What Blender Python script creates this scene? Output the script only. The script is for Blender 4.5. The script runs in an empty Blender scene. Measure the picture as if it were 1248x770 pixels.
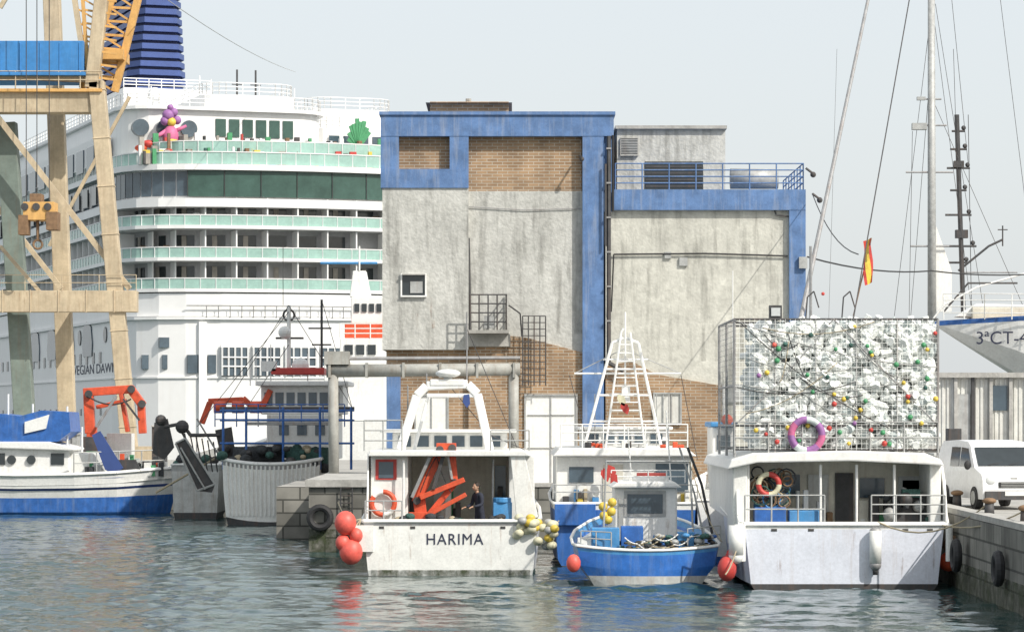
import bpy, math, random
import numpy as np
from mathutils import Vector, Matrix
random.seed(7)
F=3700.0; H=4.6
def X(u,d): return (u-624)/F*d
def Z(v,d): return H+(510-v)/F*d
def P(u,v,d): return Vector((X(u,d),d,Z(v,d)))
sc=bpy.context.scene
# ------------------------------------------------------------------ materials
MATS={}
def mat(name,col,rough=.55,metal=0,var=.18,scale=1.2,streak=0.0,scol=(.22,.11,.05),bump=0.0,bscale=30,alpha=1,trans=0,spec=.5,fine=.12,s0=.5,s1=.78,smap=(3.5,3.5,.28)):
    m=bpy.data.materials.new(name); m.use_nodes=True; nt=m.node_tree; N=nt.nodes; L=nt.links
    b=N['Principled BSDF']; b.inputs['Roughness'].default_value=rough; b.inputs['Metallic'].default_value=metal
    b.inputs['Specular IOR Level'].default_value=spec
    tc=N.new('ShaderNodeTexCoord')
    def mulnoise(inp,scale_,lo,hi,det=8):
        n1=N.new('ShaderNodeTexNoise'); n1.inputs['Scale'].default_value=scale_; n1.inputs['Detail'].default_value=det; n1.inputs['Roughness'].default_value=.65
        L.new(tc.outputs['Object'],n1.inputs['Vector'])
        r1=N.new('ShaderNodeMapRange'); r1.inputs[1].default_value=.3; r1.inputs[2].default_value=.7
        r1.inputs[3].default_value=lo; r1.inputs[4].default_value=hi
        L.new(n1.outputs['Fac'],r1.inputs[0])
        mul=N.new('ShaderNodeMix'); mul.data_type='RGBA'; mul.blend_type='MULTIPLY'; mul.inputs[0].default_value=1
        if inp is None: mul.inputs[6].default_value=(*col,1)
        else: L.new(inp,mul.inputs[6])
        L.new(r1.outputs[0],mul.inputs[7]); return mul.outputs[2]
    out=mulnoise(None,scale,1-var,1+var*.35)
    if fine>0: out=mulnoise(out,scale*7.3,1-fine,1+fine*.4,5)
    if streak>0:
        mp=N.new('ShaderNodeMapping'); mp.inputs['Scale'].default_value=smap; L.new(tc.outputs['Object'],mp.inputs[0])
        n2=N.new('ShaderNodeTexNoise'); n2.inputs['Scale'].default_value=1.3; n2.inputs['Detail'].default_value=9; n2.inputs['Roughness'].default_value=.7
        L.new(mp.outputs[0],n2.inputs['Vector'])
        r2=N.new('ShaderNodeMapRange'); r2.inputs[1].default_value=s0; r2.inputs[2].default_value=s1; r2.inputs[3].default_value=0; r2.inputs[4].default_value=streak
        L.new(n2.outputs['Fac'],r2.inputs[0])
        mx=N.new('ShaderNodeMix'); mx.data_type='RGBA'; L.new(r2.outputs[0],mx.inputs[0]); L.new(out,mx.inputs[6]); mx.inputs[7].default_value=(*scol,1)
        out=mx.outputs[2]
    L.new(out,b.inputs['Base Color'])
    if bump>0:
        n3=N.new('ShaderNodeTexNoise'); n3.inputs['Scale'].default_value=bscale; n3.inputs['Detail'].default_value=6
        L.new(tc.outputs['Object'],n3.inputs['Vector'])
        bp=N.new('ShaderNodeBump'); bp.inputs['Strength'].default_value=bump; bp.inputs['Distance'].default_value=.05
        L.new(n3.outputs['Fac'],bp.inputs['Height']); L.new(bp.outputs[0],b.inputs['Normal'])
    b.inputs['Alpha'].default_value=alpha
    MATS[name]=m; return m
def dripmat(name,col,smap,lo,hi,amt):
    m=mat(name,col,.85,var=.3,scale=3); nt=m.node_tree; N=nt.nodes; L=nt.links; b=N['Principled BSDF']
    tc=N.new('ShaderNodeTexCoord'); mp=N.new('ShaderNodeMapping'); mp.inputs['Scale'].default_value=smap; L.new(tc.outputs['Object'],mp.inputs[0])
    n=N.new('ShaderNodeTexNoise'); n.inputs['Scale'].default_value=1; n.inputs['Detail'].default_value=10; n.inputs['Roughness'].default_value=.72; L.new(mp.outputs[0],n.inputs['Vector'])
    r=N.new('ShaderNodeMapRange'); r.inputs[1].default_value=lo; r.inputs[2].default_value=hi; r.inputs[3].default_value=0; r.inputs[4].default_value=amt; L.new(n.outputs['Fac'],r.inputs[0]); L.new(r.outputs[0],b.inputs['Alpha'])
dripmat('rust_drips',(.34,.16,.06),(7,7,.7),.57,.80,.75)
dripmat('grime_drips',(.19,.185,.165),(2.4,2.4,.25),.50,.80,.55)
dripmat('algae',(.06,.075,.035),(3,3,2.5),.35,.65,.9)
mat('white',(.85,.85,.82),.4,streak=.4,var=.08,scol=(.42,.31,.2),s0=.56)
mat('white_dirty',(.83,.83,.79),.45,streak=.65,scol=(.40,.25,.14),var=.12,scale=2,s0=.56,s1=.86)
mat('hull_grey',(.58,.59,.57),.55,streak=.7,scol=(.25,.17,.11),var=.3,scale=2)
mat('hull_shade_tint',(.71,.74,.82),.42,streak=.6,scol=(.42,.33,.26),var=.12,scale=1.5,s0=.55,s1=.88)  # white stern with its bluish shade put into the base colour, plus streaks
mat('ship_white',(.82,.82,.81),.4,var=.06,scale=.15,streak=.2,scol=(.52,.46,.4),fine=.03,smap=(.8,.8,.1))
mat('ship_recess_shade',(.46,.46,.47),.6,var=.15,scale=.5)  # white wall greyed to paint in balcony shade, kept pale for haze
mat('cream',(.70,.67,.57),.5,var=.15,streak=.3)
mat('blue',(.04,.15,.47),.4,streak=.6,scol=(.2,.26,.38),var=.35,scale=3)
mat('blue_boat',(.035,.17,.56),.4,streak=.5,scol=(.25,.33,.45),var=.3,scale=3)
mat('blue_light',(.07,.29,.60),.45,var=.3,scale=3,streak=.3,scol=(.3,.35,.4))
mat('navy',(.05,.09,.27),.45,var=.15,scale=.3)
mat('navy_dark',(.02,.03,.10),.6,var=.15,scale=.3)
mat('trim_blue',(.12,.22,.43),.85,var=.35,scale=1.8,streak=.7,scol=(.33,.36,.42),bump=.15)
mat('rubber',(.03,.03,.032),.7,var=.4,scale=3)
mat('steel_dark',(.07,.07,.072),.6,metal=.1,var=.4,scale=3,streak=.5,scol=(.17,.09,.05))
mat('steel',(.36,.36,.36),.5,metal=.3,var=.3,scale=4,streak=.5)
mat('galv',(.44,.45,.44),.55,metal=.15,var=.3,scale=4,streak=.3)
mat('pipe_grey',(.38,.38,.35),.6,var=.3,scale=2,streak=.7,scol=(.22,.16,.11))
mat('crane_beige',(.58,.48,.33),.6,var=.3,scale=.8,streak=.75,scol=(.33,.24,.15),s0=.47)
mat('crane_green',(.20,.25,.22),.6,var=.3,scale=.8,streak=.4)
mat('crane_yellow',(.72,.42,.14),.55,var=.25,scale=1,streak=.4)
mat('crane_blue',(.05,.24,.56),.5,var=.25,scale=.6,streak=.3,scol=(.2,.3,.45))
mat('orange',(.74,.105,.04),.5,var=.35,scale=3,streak=.5,scol=(.25,.06,.03))
mat('redbuoy',(.82,.13,.10),.5,var=.3,scale=5,streak=.2)
mat('red',(.55,.06,.05),.5,var=.25,scale=3)
mat('yellow',(.74,.54,.08),.5,var=.25,scale=5)
mat('buoy_cream',(.68,.65,.46),.6,var=.3,scale=6)
mat('green',(.07,.32,.14),.5,var=.25,scale=3)
mat('purple',(.34,.15,.38),.6,var=.25,scale=5)
mat('pink',(.6,.15,.3),.6)
mat('glass_dark',(.035,.045,.05),.12,var=.3,scale=.8,spec=.7)
mat('glass_win',(.08,.115,.145),.1,var=.4,scale=.6,spec=.7)
mat('glass_green',(.06,.12,.10),.15,var=.4,scale=.35,spec=.4)
mat('glass_rail',(.34,.53,.47),.15,var=.2,scale=.5)
mat('curtain',(.42,.39,.35),.8,var=.4,scale=.7)
mat('net',(.055,.06,.065),.9,var=.5,scale=6,bump=.9,bscale=14)
mat('net_green',(.06,.14,.12),.9,var=.5,scale=6,bump=.9,bscale=14)
mat('rope',(.42,.36,.25),.9)
mat('wood',(.25,.15,.08),.7,var=.4,scale=4)
mat('concrete',(.40,.39,.36),.9,var=.3,scale=.7,bump=.4,bscale=8)
mat('kerb',(.46,.45,.42),.9,var=.35,scale=1.2,bump=.4,bscale=8,streak=.5,scol=(.2,.19,.17))
mat('pots',(.86,.88,.85),.4,var=.14,scale=2.5)
mat('pots2',(.60,.66,.65),.4,var=.3,scale=2.5)
mat('skin',(.5,.3,.2),.6,var=.1); mat('cloth',(.03,.035,.055),.85,var=.4,scale=8)
mat('hair',(.03,.02,.015),.7)
mat('headlamp',(.6,.62,.62),.1,var=.1); mat('van_white',(.80,.81,.82),.25,var=.08,streak=.2,scol=(.5,.47,.42))
mat('plate',(.75,.75,.72),.4); mat('text_dark',(.03,.035,.07),.6,var=.1)
mat('corrug',(.68,.68,.64),.6,var=.2,scale=.8,streak=.6,scol=(.36,.3,.24))
mat('roof_tile',(.34,.25,.18),.8,var=.3)
mat('stucco',(.56,.56,.525),.92,var=.2,scale=.5,streak=.55,scol=(.31,.31,.28),bump=.6,bscale=8,fine=.22,s0=.5,s1=.8,smap=(1.3,1.3,.3))
mat('stucco_warm',(.62,.615,.55),.92,var=.2,scale=.5,streak=.5,scol=(.35,.345,.31),bump=.4,bscale=8,fine=.2,s0=.5,s1=.8,smap=(1.3,1.3,.28))
def masonry(name,c1,c2,mort,bw,rh,ms,bump=.6):
    m=bpy.data.materials.new(name); m.use_nodes=True; nt=m.node_tree; N=nt.nodes; L=nt.links; b=N['Principled BSDF']; b.inputs['Roughness'].default_value=.9
    tc=N.new('ShaderNodeTexCoord'); s=N.new('ShaderNodeSeparateXYZ'); L.new(tc.outputs['Object'],s.inputs[0])
    a=N.new('ShaderNodeMath'); L.new(s.outputs[0],a.inputs[0]); L.new(s.outputs[1],a.inputs[1])
    c=N.new('ShaderNodeCombineXYZ'); L.new(a.outputs[0],c.inputs[0]); L.new(s.outputs[2],c.inputs[1])
    k=N.new('ShaderNodeTexBrick'); k.inputs['Scale'].default_value=1; k.inputs['Brick Width'].default_value=bw; k.inputs['Row Height'].default_value=rh
    k.inputs['Mortar Size'].default_value=ms; k.inputs['Color1'].default_value=(*c1,1); k.inputs['Color2'].default_value=(*c2,1); k.inputs['Mortar'].default_value=(*mort,1)
    L.new(c.outputs[0],k.inputs['Vector'])
    n=N.new('ShaderNodeTexNoise'); n.inputs['Scale'].default_value=.9; n.inputs['Detail'].default_value=8; L.new(tc.outputs['Object'],n.inputs['Vector'])
    r=N.new('ShaderNodeMapRange'); r.inputs[1].default_value=.3; r.inputs[2].default_value=.7; r.inputs[3].default_value=.6; r.inputs[4].default_value=1.15; L.new(n.outputs['Fac'],r.inputs[0])
    mx=N.new('ShaderNodeMix'); mx.data_type='RGBA'; mx.blend_type='MULTIPLY'; mx.inputs[0].default_value=1; L.new(k.outputs['Color'],mx.inputs[6]); L.new(r.outputs[0],mx.inputs[7])
    L.new(mx.outputs[2],b.inputs['Base Color'])
    bp=N.new('ShaderNodeBump'); bp.inputs['Strength'].default_value=bump; bp.inputs['Distance'].default_value=.03; L.new(k.outputs['Fac'],bp.inputs['Height']); bp.invert=True
    L.new(bp.outputs[0],b.inputs['Normal']); MATS[name]=m
masonry('brick',(.40,.26,.15),(.28,.18,.105),(.48,.43,.35),.42,.125,.014)
masonry('quaystone',(.28,.27,.24),(.18,.175,.155),(.08,.08,.07),1.3,.5,.03,1)
# ------------------------------------------------------------------ builder
class Obj:
    def __init__(s,name,M=None):
        s.root=bpy.data.objects.new(name,None); sc.collection.objects.link(s.root); s.root.empty_display_size=.2
        s.P={}; s.M=M; s.part('body')
    def part(s,n,smooth=False,bevel=0):
        if n not in s.P: s.P[n]=dict(v=[],f=[],m=[],mi={},smooth=smooth,bevel=bevel)
        s.c=s.P[n]; return s
    def add(s,vs,fs,m):
        c=s.c; o=len(c['v'])
        for v in vs:
            v=Vector(v)
            c['v'].append(s.M@v if s.M else v)
        k=c['mi'].setdefault(m,len(c['mi']))
        for f in fs: c['f'].append([i+o for i in f]); c['m'].append(k)
    def box(s,x0,x1,y0,y1,z0,z1,m):
        s.add([(x0,y0,z0),(x1,y0,z0),(x1,y1,z0),(x0,y1,z0),(x0,y0,z1),(x1,y0,z1),(x1,y1,z1),(x0,y1,z1)],
              [(0,3,2,1),(4,5,6,7),(0,1,5,4),(1,2,6,5),(2,3,7,6),(3,0,4,7)],m)
    def pb(s,u0,u1,v0,v1,d,dep,m): s.box(X(u0,d),X(u1,d),d,d+dep,Z(v1,d),Z(v0,d),m)
    def sheet(s,u0,u1,v0,v1,d,m):
        s.add([P(u0,v0,d),P(u1,v0,d),P(u1,v1,d),P(u0,v1,d)],[(0,1,2,3)],m)
    def rod(s,a,b,r,m,n=6,r2=None):
        a=Vector(a);b=Vector(b);r2=r if r2 is None else r2
        t=(b-a); 
        if t.length<1e-6: return
        t.normalize(); up=Vector((0,0,1)) if abs(t.z)<.95 else Vector((1,0,0))
        e=t.cross(up).normalized(); g=t.cross(e)
        vs=[];
        for c,rr in((a,r),(b,r2)):
            for i in range(n):
                q=2*math.pi*i/n+.3; vs.append(c+e*math.cos(q)*rr+g*math.sin(q)*rr)
        fs=[(i,(i+1)%n,n+(i+1)%n,n+i) for i in range(n)]+[tuple(range(n))[::-1],tuple(range(n,2*n))]
        s.add(vs,fs,m)
    def beam(s,a,b,w,h,m):
        a=Vector(a);b=Vector(b);t=(b-a).normalized(); g=Vector((0,1,0)); 
        if abs(t.y)>.9: g=Vector((0,0,1))
        e=t.cross(g).normalized(); g=e.cross(t)
        vs=[c+e*i*w/2+g*j*h/2 for c in(a,b) for i,j in((-1,-1),(1,-1),(1,1),(-1,1))]
        s.add(vs,[(0,1,5,4),(1,2,6,5),(2,3,7,6),(3,0,4,7),(3,2,1,0),(4,5,6,7)],m)
    def pr(s,p,d,r,m,n=6):
        for a,b in zip(p,p[1:]):
            s.rod(P(a[0],a[1],a[2] if len(a)>2 else d),P(b[0],b[1],b[2] if len(b)>2 else d),r,m,n)
    def path(s,p,r,m,n=6):
        for a,b in zip(p,p[1:]): s.rod(a,b,r,m,n)
    def sph(s,c,r,m,sx=1,sy=1,sz=1,n=10,k=7):
        vs=[];fs=[]
        for i in range(k+1):
            th=math.pi*i/k
            for j in range(n):
                q=2*math.pi*j/n; vs.append((c[0]+r*sx*math.sin(th)*math.cos(q),c[1]+r*sy*math.sin(th)*math.sin(q),c[2]+r*sz*math.cos(th)))
        for i in range(k):
            for j in range(n): fs.append((i*n+j,i*n+(j+1)%n,(i+1)*n+(j+1)%n,(i+1)*n+j))
        s.add(vs,fs,m)
    def torus(s,c,R,r,ms,axis='y',n=20,k=8):
        for j in range(n):
            vs=[]
            for q in(j,j+1):
                a=2*math.pi*q/n
                for i in range(k):
                    b=2*math.pi*i/k; rr=R+r*math.cos(b); h=r*math.sin(b)
                    if axis=='y': vs.append((c[0]+rr*math.cos(a),c[1]+h,c[2]+rr*math.sin(a)))
                    elif axis=='z': vs.append((c[0]+rr*math.cos(a),c[1]+rr*math.sin(a),c[2]+h))
                    else: vs.append((c[0]+h,c[1]+rr*math.cos(a),c[2]+rr*math.sin(a)))
            s.add(vs,[(i,(i+1)%k,k+(i+1)%k,k+i) for i in range(k)],ms[(j*len(ms)*2//n)%len(ms)])
    def ext(s,poly,y0,y1,m):
        n=len(poly); vs=[(x,y0,z) for x,z in poly]+[(x,y1,z) for x,z in poly]
        s.add(vs,[tuple(range(n)),tuple(range(2*n-1,n-1,-1))]+[(i,(i+1)%n,n+(i+1)%n,n+i) for i in range(n)],m)
    def pext(s,poly,d,dep,m): s.ext([(X(u,d),Z(v,d)) for u,v in poly],d,d+dep,m)
    def exx(s,poly,x0,x1,m):
        n=len(poly); vs=[(x0,y,z) for y,z in poly]+[(x1,y,z) for y,z in poly]
        s.add(vs,[tuple(range(n)),tuple(range(2*n-1,n-1,-1))]+[(i,(i+1)%n,n+(i+1)%n,n+i) for i in range(n)],m)
    def exz(s,poly,z0,z1,m,mtop=None):
        n=len(poly); vs=[(x,y,z0) for x,y in poly]+[(x,y,z1) for x,y in poly]
        s.add(vs,[tuple(range(n))]+[(i,(i+1)%n,n+(i+1)%n,n+i) for i in range(n)],m)
        s.add([(x,y,z1) for x,y in poly],[tuple(range(n))],mtop or m)
    def ribbon(s,o,z0,z1,m,th=.05):
        for a,b in zip(o,o[1:]):
            dx,dy=b[0]-a[0],b[1]-a[1]; l=math.hypot(dx,dy) or 1; nx,ny=-dy/l*th,dx/l*th
            s.add([(a[0],a[1],z0),(b[0],b[1],z0),(b[0]+nx,b[1]+ny,z0),(a[0]+nx,a[1]+ny,z0),(a[0],a[1],z1),(b[0],b[1],z1),(b[0]+nx,b[1]+ny,z1),(a[0]+nx,a[1]+ny,z1)],
              [(0,3,2,1),(4,5,6,7),(0,1,5,4),(1,2,6,5),(2,3,7,6),(3,0,4,7)],m)
    def rail(s,pts,h,r,m,nb=2,step=1.2,post=True):
        up=Vector((0,0,1))
        for a,b in zip(pts,pts[1:]):
            a=Vector(a);b=Vector(b); n=max(1,int(round((b-a).length/step)))
            for k in range(1,nb+1): s.rod(a+up*h*k/nb,b+up*h*k/nb,r,m,5)
            if post:
                for i in range(n+1):
                    q=a.lerp(b,i/n); s.rod(q,q+up*h,r*1.1,m,5)
    def hull(s,xc,y0,L,prof,mats,zb,beam,fl=[(0,.96),(.15,1),(.4,1),(.6,.92),(.78,.68),(.9,.38),(.97,.14),(1,.02)],deck=None,deckm='hull_grey',rim='white',rimr=.05,crown=0):
        secs=[]; zs=prof[0][1]
        for t,b in fl:
            rise=(zb-zs)*t*t; sec=[]
            for w,z in prof:
                k=max(0,z/zs) if zs else 0
                bb=b if z>0 else b*(1-.35*t)
                sec.append((beam*w*(b*(.75+.25*k) if t>.5 else bb), y0+t*L*(1-(1-k)*(.12 if t>.6 else 0)*t) , z+rise*max(0,k)))
            secs.append(sec)
        n=len(prof)
        for a,b in zip(secs,secs[1:]):
            for i in range(n-1):
                for sg in(-1,1):
                    s.add([(xc+sg*q[0],q[1],q[2]) for q in(a[i],a[i+1],b[i+1],b[i])],[(0,1,2,3)],mats[i])
        a=secs[0]; K=8
        def tr(i,f):
            w,y,z=a[i]; return (xc+w*f,y-crown*(1-f*f),z-crown*.35*(1-f*f)*(1 if z>.3 else 0))
        for i in range(n-1):
            for j in range(K):
                f0=-1+2*j/K;f1=-1+2*(j+1)/K
                s.add([tr(i,f0),tr(i,f1),tr(i+1,f1),tr(i+1,f0)],[(0,1,2,3)],mats[i])
        if deck is not None:
            pl=[(xc-q[0]*.97,q[1]+(.03 if i==0 else 0),q[2]-deck) for i,q in enumerate([z[0] for z in secs])]+[(xc+q[0]*.97,q[1]+(.03 if i==len(secs)-1 else 0),q[2]-deck) for i,q in enumerate([z[0] for z in secs][::-1])]
            s.add(pl,[tuple(range(len(pl)))],deckm)
        for sg in(-1,1):
            s.path([(xc+sg*z[0][0],z[0][1],z[0][2]) for z in secs],rimr,rim)
        s.path([tr(0,-1+2*j/K) for j in range(K+1)],rimr,rim)
        return secs
    def done(s):
        import bmesh
        for n,c in s.P.items():
            if not c['v']: continue
            me=bpy.data.meshes.new(n); me.from_pydata(c['v'],[],c['f'])
            for m in c['mi']: me.materials.append(MATS[m])
            me.polygons.foreach_set('material_index',c['m'])
            bm=bmesh.new(); bm.from_mesh(me); bmesh.ops.recalc_face_normals(bm,faces=bm.faces)
            if c['smooth']:
                for f in bm.faces: f.smooth=len(f.verts)<=4
            bm.to_mesh(me); bm.free()
            ob=bpy.data.objects.new(n,me); sc.collection.objects.link(ob); ob.parent=s.root
            if c['bevel']:
                md=ob.modifiers.new('bevel','BEVEL'); md.width=c['bevel']; md.segments=2; md.limit_method='ANGLE'
        return s.root
def text(root,name,body,loc,size,m,rotz=0,xs=1,rotx=90,ex=.004,sp=1):
    cu=bpy.data.curves.new(name,'FONT'); cu.body=body; cu.size=size; cu.align_x='CENTER'; cu.extrude=ex; cu.space_character=sp
    ob=bpy.data.objects.new(name,cu); sc.collection.objects.link(ob); ob.location=loc; ob.rotation_euler=(math.radians(rotx),0,rotz); ob.scale=(xs,1,1)
    cu.materials.append(MATS[m]); ob.parent=root
def sag(a,b,s,n=8):
    a=Vector(a);b=Vector(b); return [a.lerp(b,i/n)-Vector((0,0,s*4*(i/n)*(1-i/n))) for i in range(n+1)]
# ------------------------------------------------------------------ water
def axis(lo,hi,step,far0,far1):
    c=list(np.arange(lo,hi,step)); a=[];k=step;q=lo
    while q>far0: k*=1.25; q-=k; a.append(q)
    b=[];k=step;q=c[-1]
    while q<far1: k*=1.25; q+=k; b.append(q)
    return np.array(a[::-1]+c+b)
xs=axis(-24,17,.10,-5000,5000); ys=axis(60,150,.12,-300,9000)
XX,YY=np.meshgrid(xs,ys); ZZ=np.zeros_like(XX); rng=np.random.default_rng(3)
for i in range(60):
    lam=.40*(10**(rng.random()**1.25)); a=rng.normal(math.pi/2-.15,.8); k=2*math.pi/lam; amp=.0034*lam**.74
    ZZ+=amp*np.sin(k*(XX*math.cos(a)+YY*math.sin(a))+rng.random()*6.28)
env=.8+.4*np.sin(XX*.21+1.3*np.sin(YY*.11))*np.sin(YY*.16+.8*np.sin(XX*.17)); ZZ*=env
fade=np.clip(1-np.maximum(np.maximum(-24-XX,XX-17)/20,np.maximum(60-YY,YY-150)/40),0,1); ZZ*=fade
nx,ny=len(xs),len(ys); co=np.stack([XX,YY,ZZ],-1).reshape(-1,3)
idx=np.arange(nx*ny).reshape(ny,nx); fa=np.stack([idx[:-1,:-1],idx[:-1,1:],idx[1:,1:],idx[1:,:-1]],-1).reshape(-1,4)
me=bpy.data.meshes.new('water'); me.vertices.add(len(co)); me.vertices.foreach_set('co',co.ravel()); me.loops.add(fa.size); me.loops.foreach_set('vertex_index',fa.ravel())
me.polygons.add(len(fa)); me.polygons.foreach_set('loop_start',np.arange(0,fa.size,4)); me.polygons.foreach_set('loop_total',np.full(len(fa),4)); me.polygons.foreach_set('use_smooth',np.ones(len(fa),bool)); me.update(calc_edges=True)
w=bpy.data.objects.new('water',me); sc.collection.objects.link(w)
m=bpy.data.materials.new('water'); m.use_nodes=True; b=m.node_tree.nodes['Principled BSDF']; b.inputs['Base Color'].default_value=(.02,.055,.055,1); b.inputs['Roughness'].default_value=.04; b.inputs['IOR'].default_value=1.33
N=m.node_tree.nodes;L=m.node_tree.links; tc=N.new('ShaderNodeTexCoord'); mp=N.new('ShaderNodeMapping'); mp.inputs['Scale'].default_value=(1,1.4,1); L.new(tc.outputs['Object'],mp.inputs[0]); n=N.new('ShaderNodeTexNoise'); n.inputs['Scale'].default_value=4.5; n.inputs['Detail'].default_value=3; L.new(mp.outputs[0],n.inputs['Vector'])
bp=N.new('ShaderNodeBump'); bp.inputs['Strength'].default_value=.22; bp.inputs['Distance'].default_value=.05; L.new(n.outputs['Fac'],bp.inputs['Height']); L.new(bp.outputs[0],b.inputs['Normal'])
me.materials.append(m)
# ------------------------------------------------------------------ quay
o=Obj('quay')
land=[(-300,152),(-9,152),(-9,116),(12.6,116),(11.6,55),(11.2,-20),(80,-20),(80,146),(21,146),(21,192),(-300,192)]
o.exz(land,-3,2.0,'quaystone','concrete')
o.part('kerb')
for a,b in(((-60,152.25),(-9.2,152.25)),((-6,116.2),(12.4,116.2)),((12.85,116),(11.85,55)),((11.85,55),(11.45,-20))):
    o.beam((a[0],a[1],2.06),(b[0],b[1],2.06),.13,.5,'kerb') if abs(a[1]-b[1])<1 else o.add([(a[0]-.2,a[1],2.003),(a[0]+.25,a[1],2.003),(b[0]+.25,b[1],2.003),(b[0]-.2,b[1],2.003),(a[0]-.2,a[1],2.14),(a[0]+.25,a[1],2.14),(b[0]+.25,b[1],2.14),(b[0]-.2,b[1],2.14)],[(0,3,2,1),(4,5,6,7),(0,1,5,4),(1,2,6,5),(2,3,7,6),(3,0,4,7)],'kerb')
o.part('tyre_fenders')
for y in(66,73,80): o.torus((11.7-.02*(80-y)/10,y,1.0),.33,.12,['rubber'],'x')
o.part('algae_band')
o.add([(11.59,55,-.1),(12.06,84,-.1),(12.06,84,.75),(11.59,55,.75)],[(0,1,2,3)],'algae'); o.add([(12.05,84,.7),(11.58,55,.7),(11.58,55,2.0),(12.05,84,2.0)],[(0,1,2,3)],'grime_drips')
o.done()
o=Obj('stone_pier')
o.box(-7.0,-1.5,104.6,116.5,-3,2.25,'quaystone'); o.box(-7.12,-1.4,104.45,116.6,2.25,2.5,'kerb')
o.part('fender_ladder')
for k in range(9): o.rod((-5.9,104.5,.2+k*.25),(-5.5,104.5,.2+k*.25),.02,'steel_dark')
for x in(-5.9,-5.5): o.rod((x,104.48,0),(x,104.48,2.4),.025,'steel_dark')
o.torus((-6.6,104.4,1.2),.35,.12,['rubber'])
o.part('algae_band'); o.add([(-7,104.594,-.1),(-1.5,104.594,-.1),(-1.5,104.594,.8),(-7,104.594,.8)],[(0,1,2,3)],'algae'); o.add([(-7,104.59,.5),(-1.5,104.59,.5),(-1.5,104.59,2.25),(-7,104.59,2.25)],[(0,1,2,3)],'grime_drips')
o.done()
for (x,y) in((12.5,79.5),(12.35,73),(12.9,88)):
    o=Obj('mooring_bollard'); o.part('post',True); o.rod((x,y,2.0),(x,y,2.42),.14,'steel_dark',14,.12); o.sph((x,y,2.45),.19,'wood',sz=.45); o.box(x-.25,x+.25,y-.25,y+.25,2.0,2.05,'steel_dark'); o.done()
# ------------------------------------------------------------------ cruise ship (dark paints paled to suggest distance haze)
TH=math.radians(19)
M=Matrix.Translation((X(157,262),262,0))@Matrix.Rotation(TH,4,'Z')
def outl(i=0,yo=0,L=230,w=32):
    base=[(0,L),(0,60),(0,20),(0,7),(.35,4.6),(1.2,2.6),(2.8,1.0),(5,0),(8,-.7),(12,-1.2),(16,-1.4),(20,-1.2),(24,-.7),(27,0),(29.2,1),(30.8,2.6),(31.65,4.6),(32,7),(32,20),(32,L)]
    return [(16+(x-16)*(32-2*i)/32,y+i+yo) for x,y in base]
def along(o,step):
    out=[]
    for a,b in zip(o,o[1:]):
        l=math.hypot(b[0]-a[0],b[1]-a[1]); 
        out.append((a,b,l))
    tot=sum(q[2] for q in out)
    def at(t):
        for a,b,l in out:
            if t<=l: return (a[0]+(b[0]-a[0])*t/l,a[1]+(b[1]-a[1])*t/l)
            t-=l
        return o[-1]
    n=int(tot/step)
    return [(at(i*step),at((i+1)*step)) for i in range(n)]
o=Obj('cruise_ship',M)
def panels(ol,z0,z1,step,frac,m,off=.06,lo=-99,hi=99,prob=1):
    for a,b in along(ol,step):
        if not(lo<=a[0]<=hi) or a[1]>130 or (a[0]>26): continue
        if random.random()>prob: continue
        dx,dy=b[0]-a[0],b[1]-a[1]; l=math.hypot(dx,dy)
        if l<1e-3: continue
        nx,ny=-dy/l*off,dx/l*off
        c=(1-frac)/2
        p=(a[0]+dx*c,a[1]+dy*c); q=(a[0]+dx*(1-c),a[1]+dy*(1-c))
        if (nx*(p[0]-16)+ny*(p[1]-100))<0: nx,ny=-nx,-ny
        o.ribbon([(p[0]+nx,p[1]+ny),(q[0]+nx,q[1]+ny)],z0,z1,m,.03)
o.part('hull'); o.exz(outl(),-2,13.2,'ship_white')
o.exz(outl(-.12),8.1,8.25,'ship_white'); 
o.exz(outl(-.25),13.2,13.45,'ship_white')
o.part('superstructure')
o.exz(outl(2.0),13.4,23.7,'ship_recess_shade')
FL=[13.45,15.6,18.3,21.1]
for i,f in enumerate(FL):
    if i: o.exz(outl(-.05*i),f,f+.3,'ship_white')
    if i: 
        o.part('balcony_glass'); o.ribbon(outl(0.02),f+.32,f+1.15,'glass_rail',.04)
        o.part('balcony_rails'); o.ribbon(outl(-.02),f+1.15,f+1.24,'ship_white',.1)
        for a,b in along(outl(0),1.35):
            if a[1]<120 and a[0]<26: o.rod((a[0],a[1],f+.3),(a[0],a[1],f+1.2),.04,'ship_white',4)
        o.part('balcony_doors'); panels(outl(1.95),f+.3,f+2.35,2.7,.66,'glass_dark',prob=.97)
        panels(outl(1.9),f+.35,f+2.3,2.7,.16,'curtain',.1,prob=.7)
        for a,b in along(outl(1.2),2.7):
            if a[1]<60 and a[0]<26 and random.random()<.7: o.box(a[0],a[0]+.5,a[1],a[1]+.4,f+.3,f+random.uniform(.8,1.5),random.choice(['curtain','ship_white','steel_dark','wood']))
        o.part('balcony_dividers')
        A=along(outl(2.0),2.7)
        for a,b in A:
            if a[1]>130 or a[0]>27: continue
            d=Vector((a[0]-16,0)) if a[1]>6 else Vector((.0,-1)); d.normalize()
            e=(a[0]+d.x*1.9,a[1]+d.y*1.9); o.ribbon([a,e],f+.3,f+2.7,'ship_white',.12)
    o.part('superstructure')
o.exz(outl(.1),13.5,15.5,'ship_white')
o.exz(outl(.0),23.0,23.75,'ship_white')
o.exz(outl(.5),23.75,26.2,'ship_white')
o.part('panorama_windows'); panels(outl(.45),23.95,26.1,1.15,.9,'glass_win',.05,-5,4.8)
o.ribbon([(x,y-.1) for x,y in outl(.3) if x>=5 and y<3],23.9,26.15,'glass_green',.1)
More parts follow.
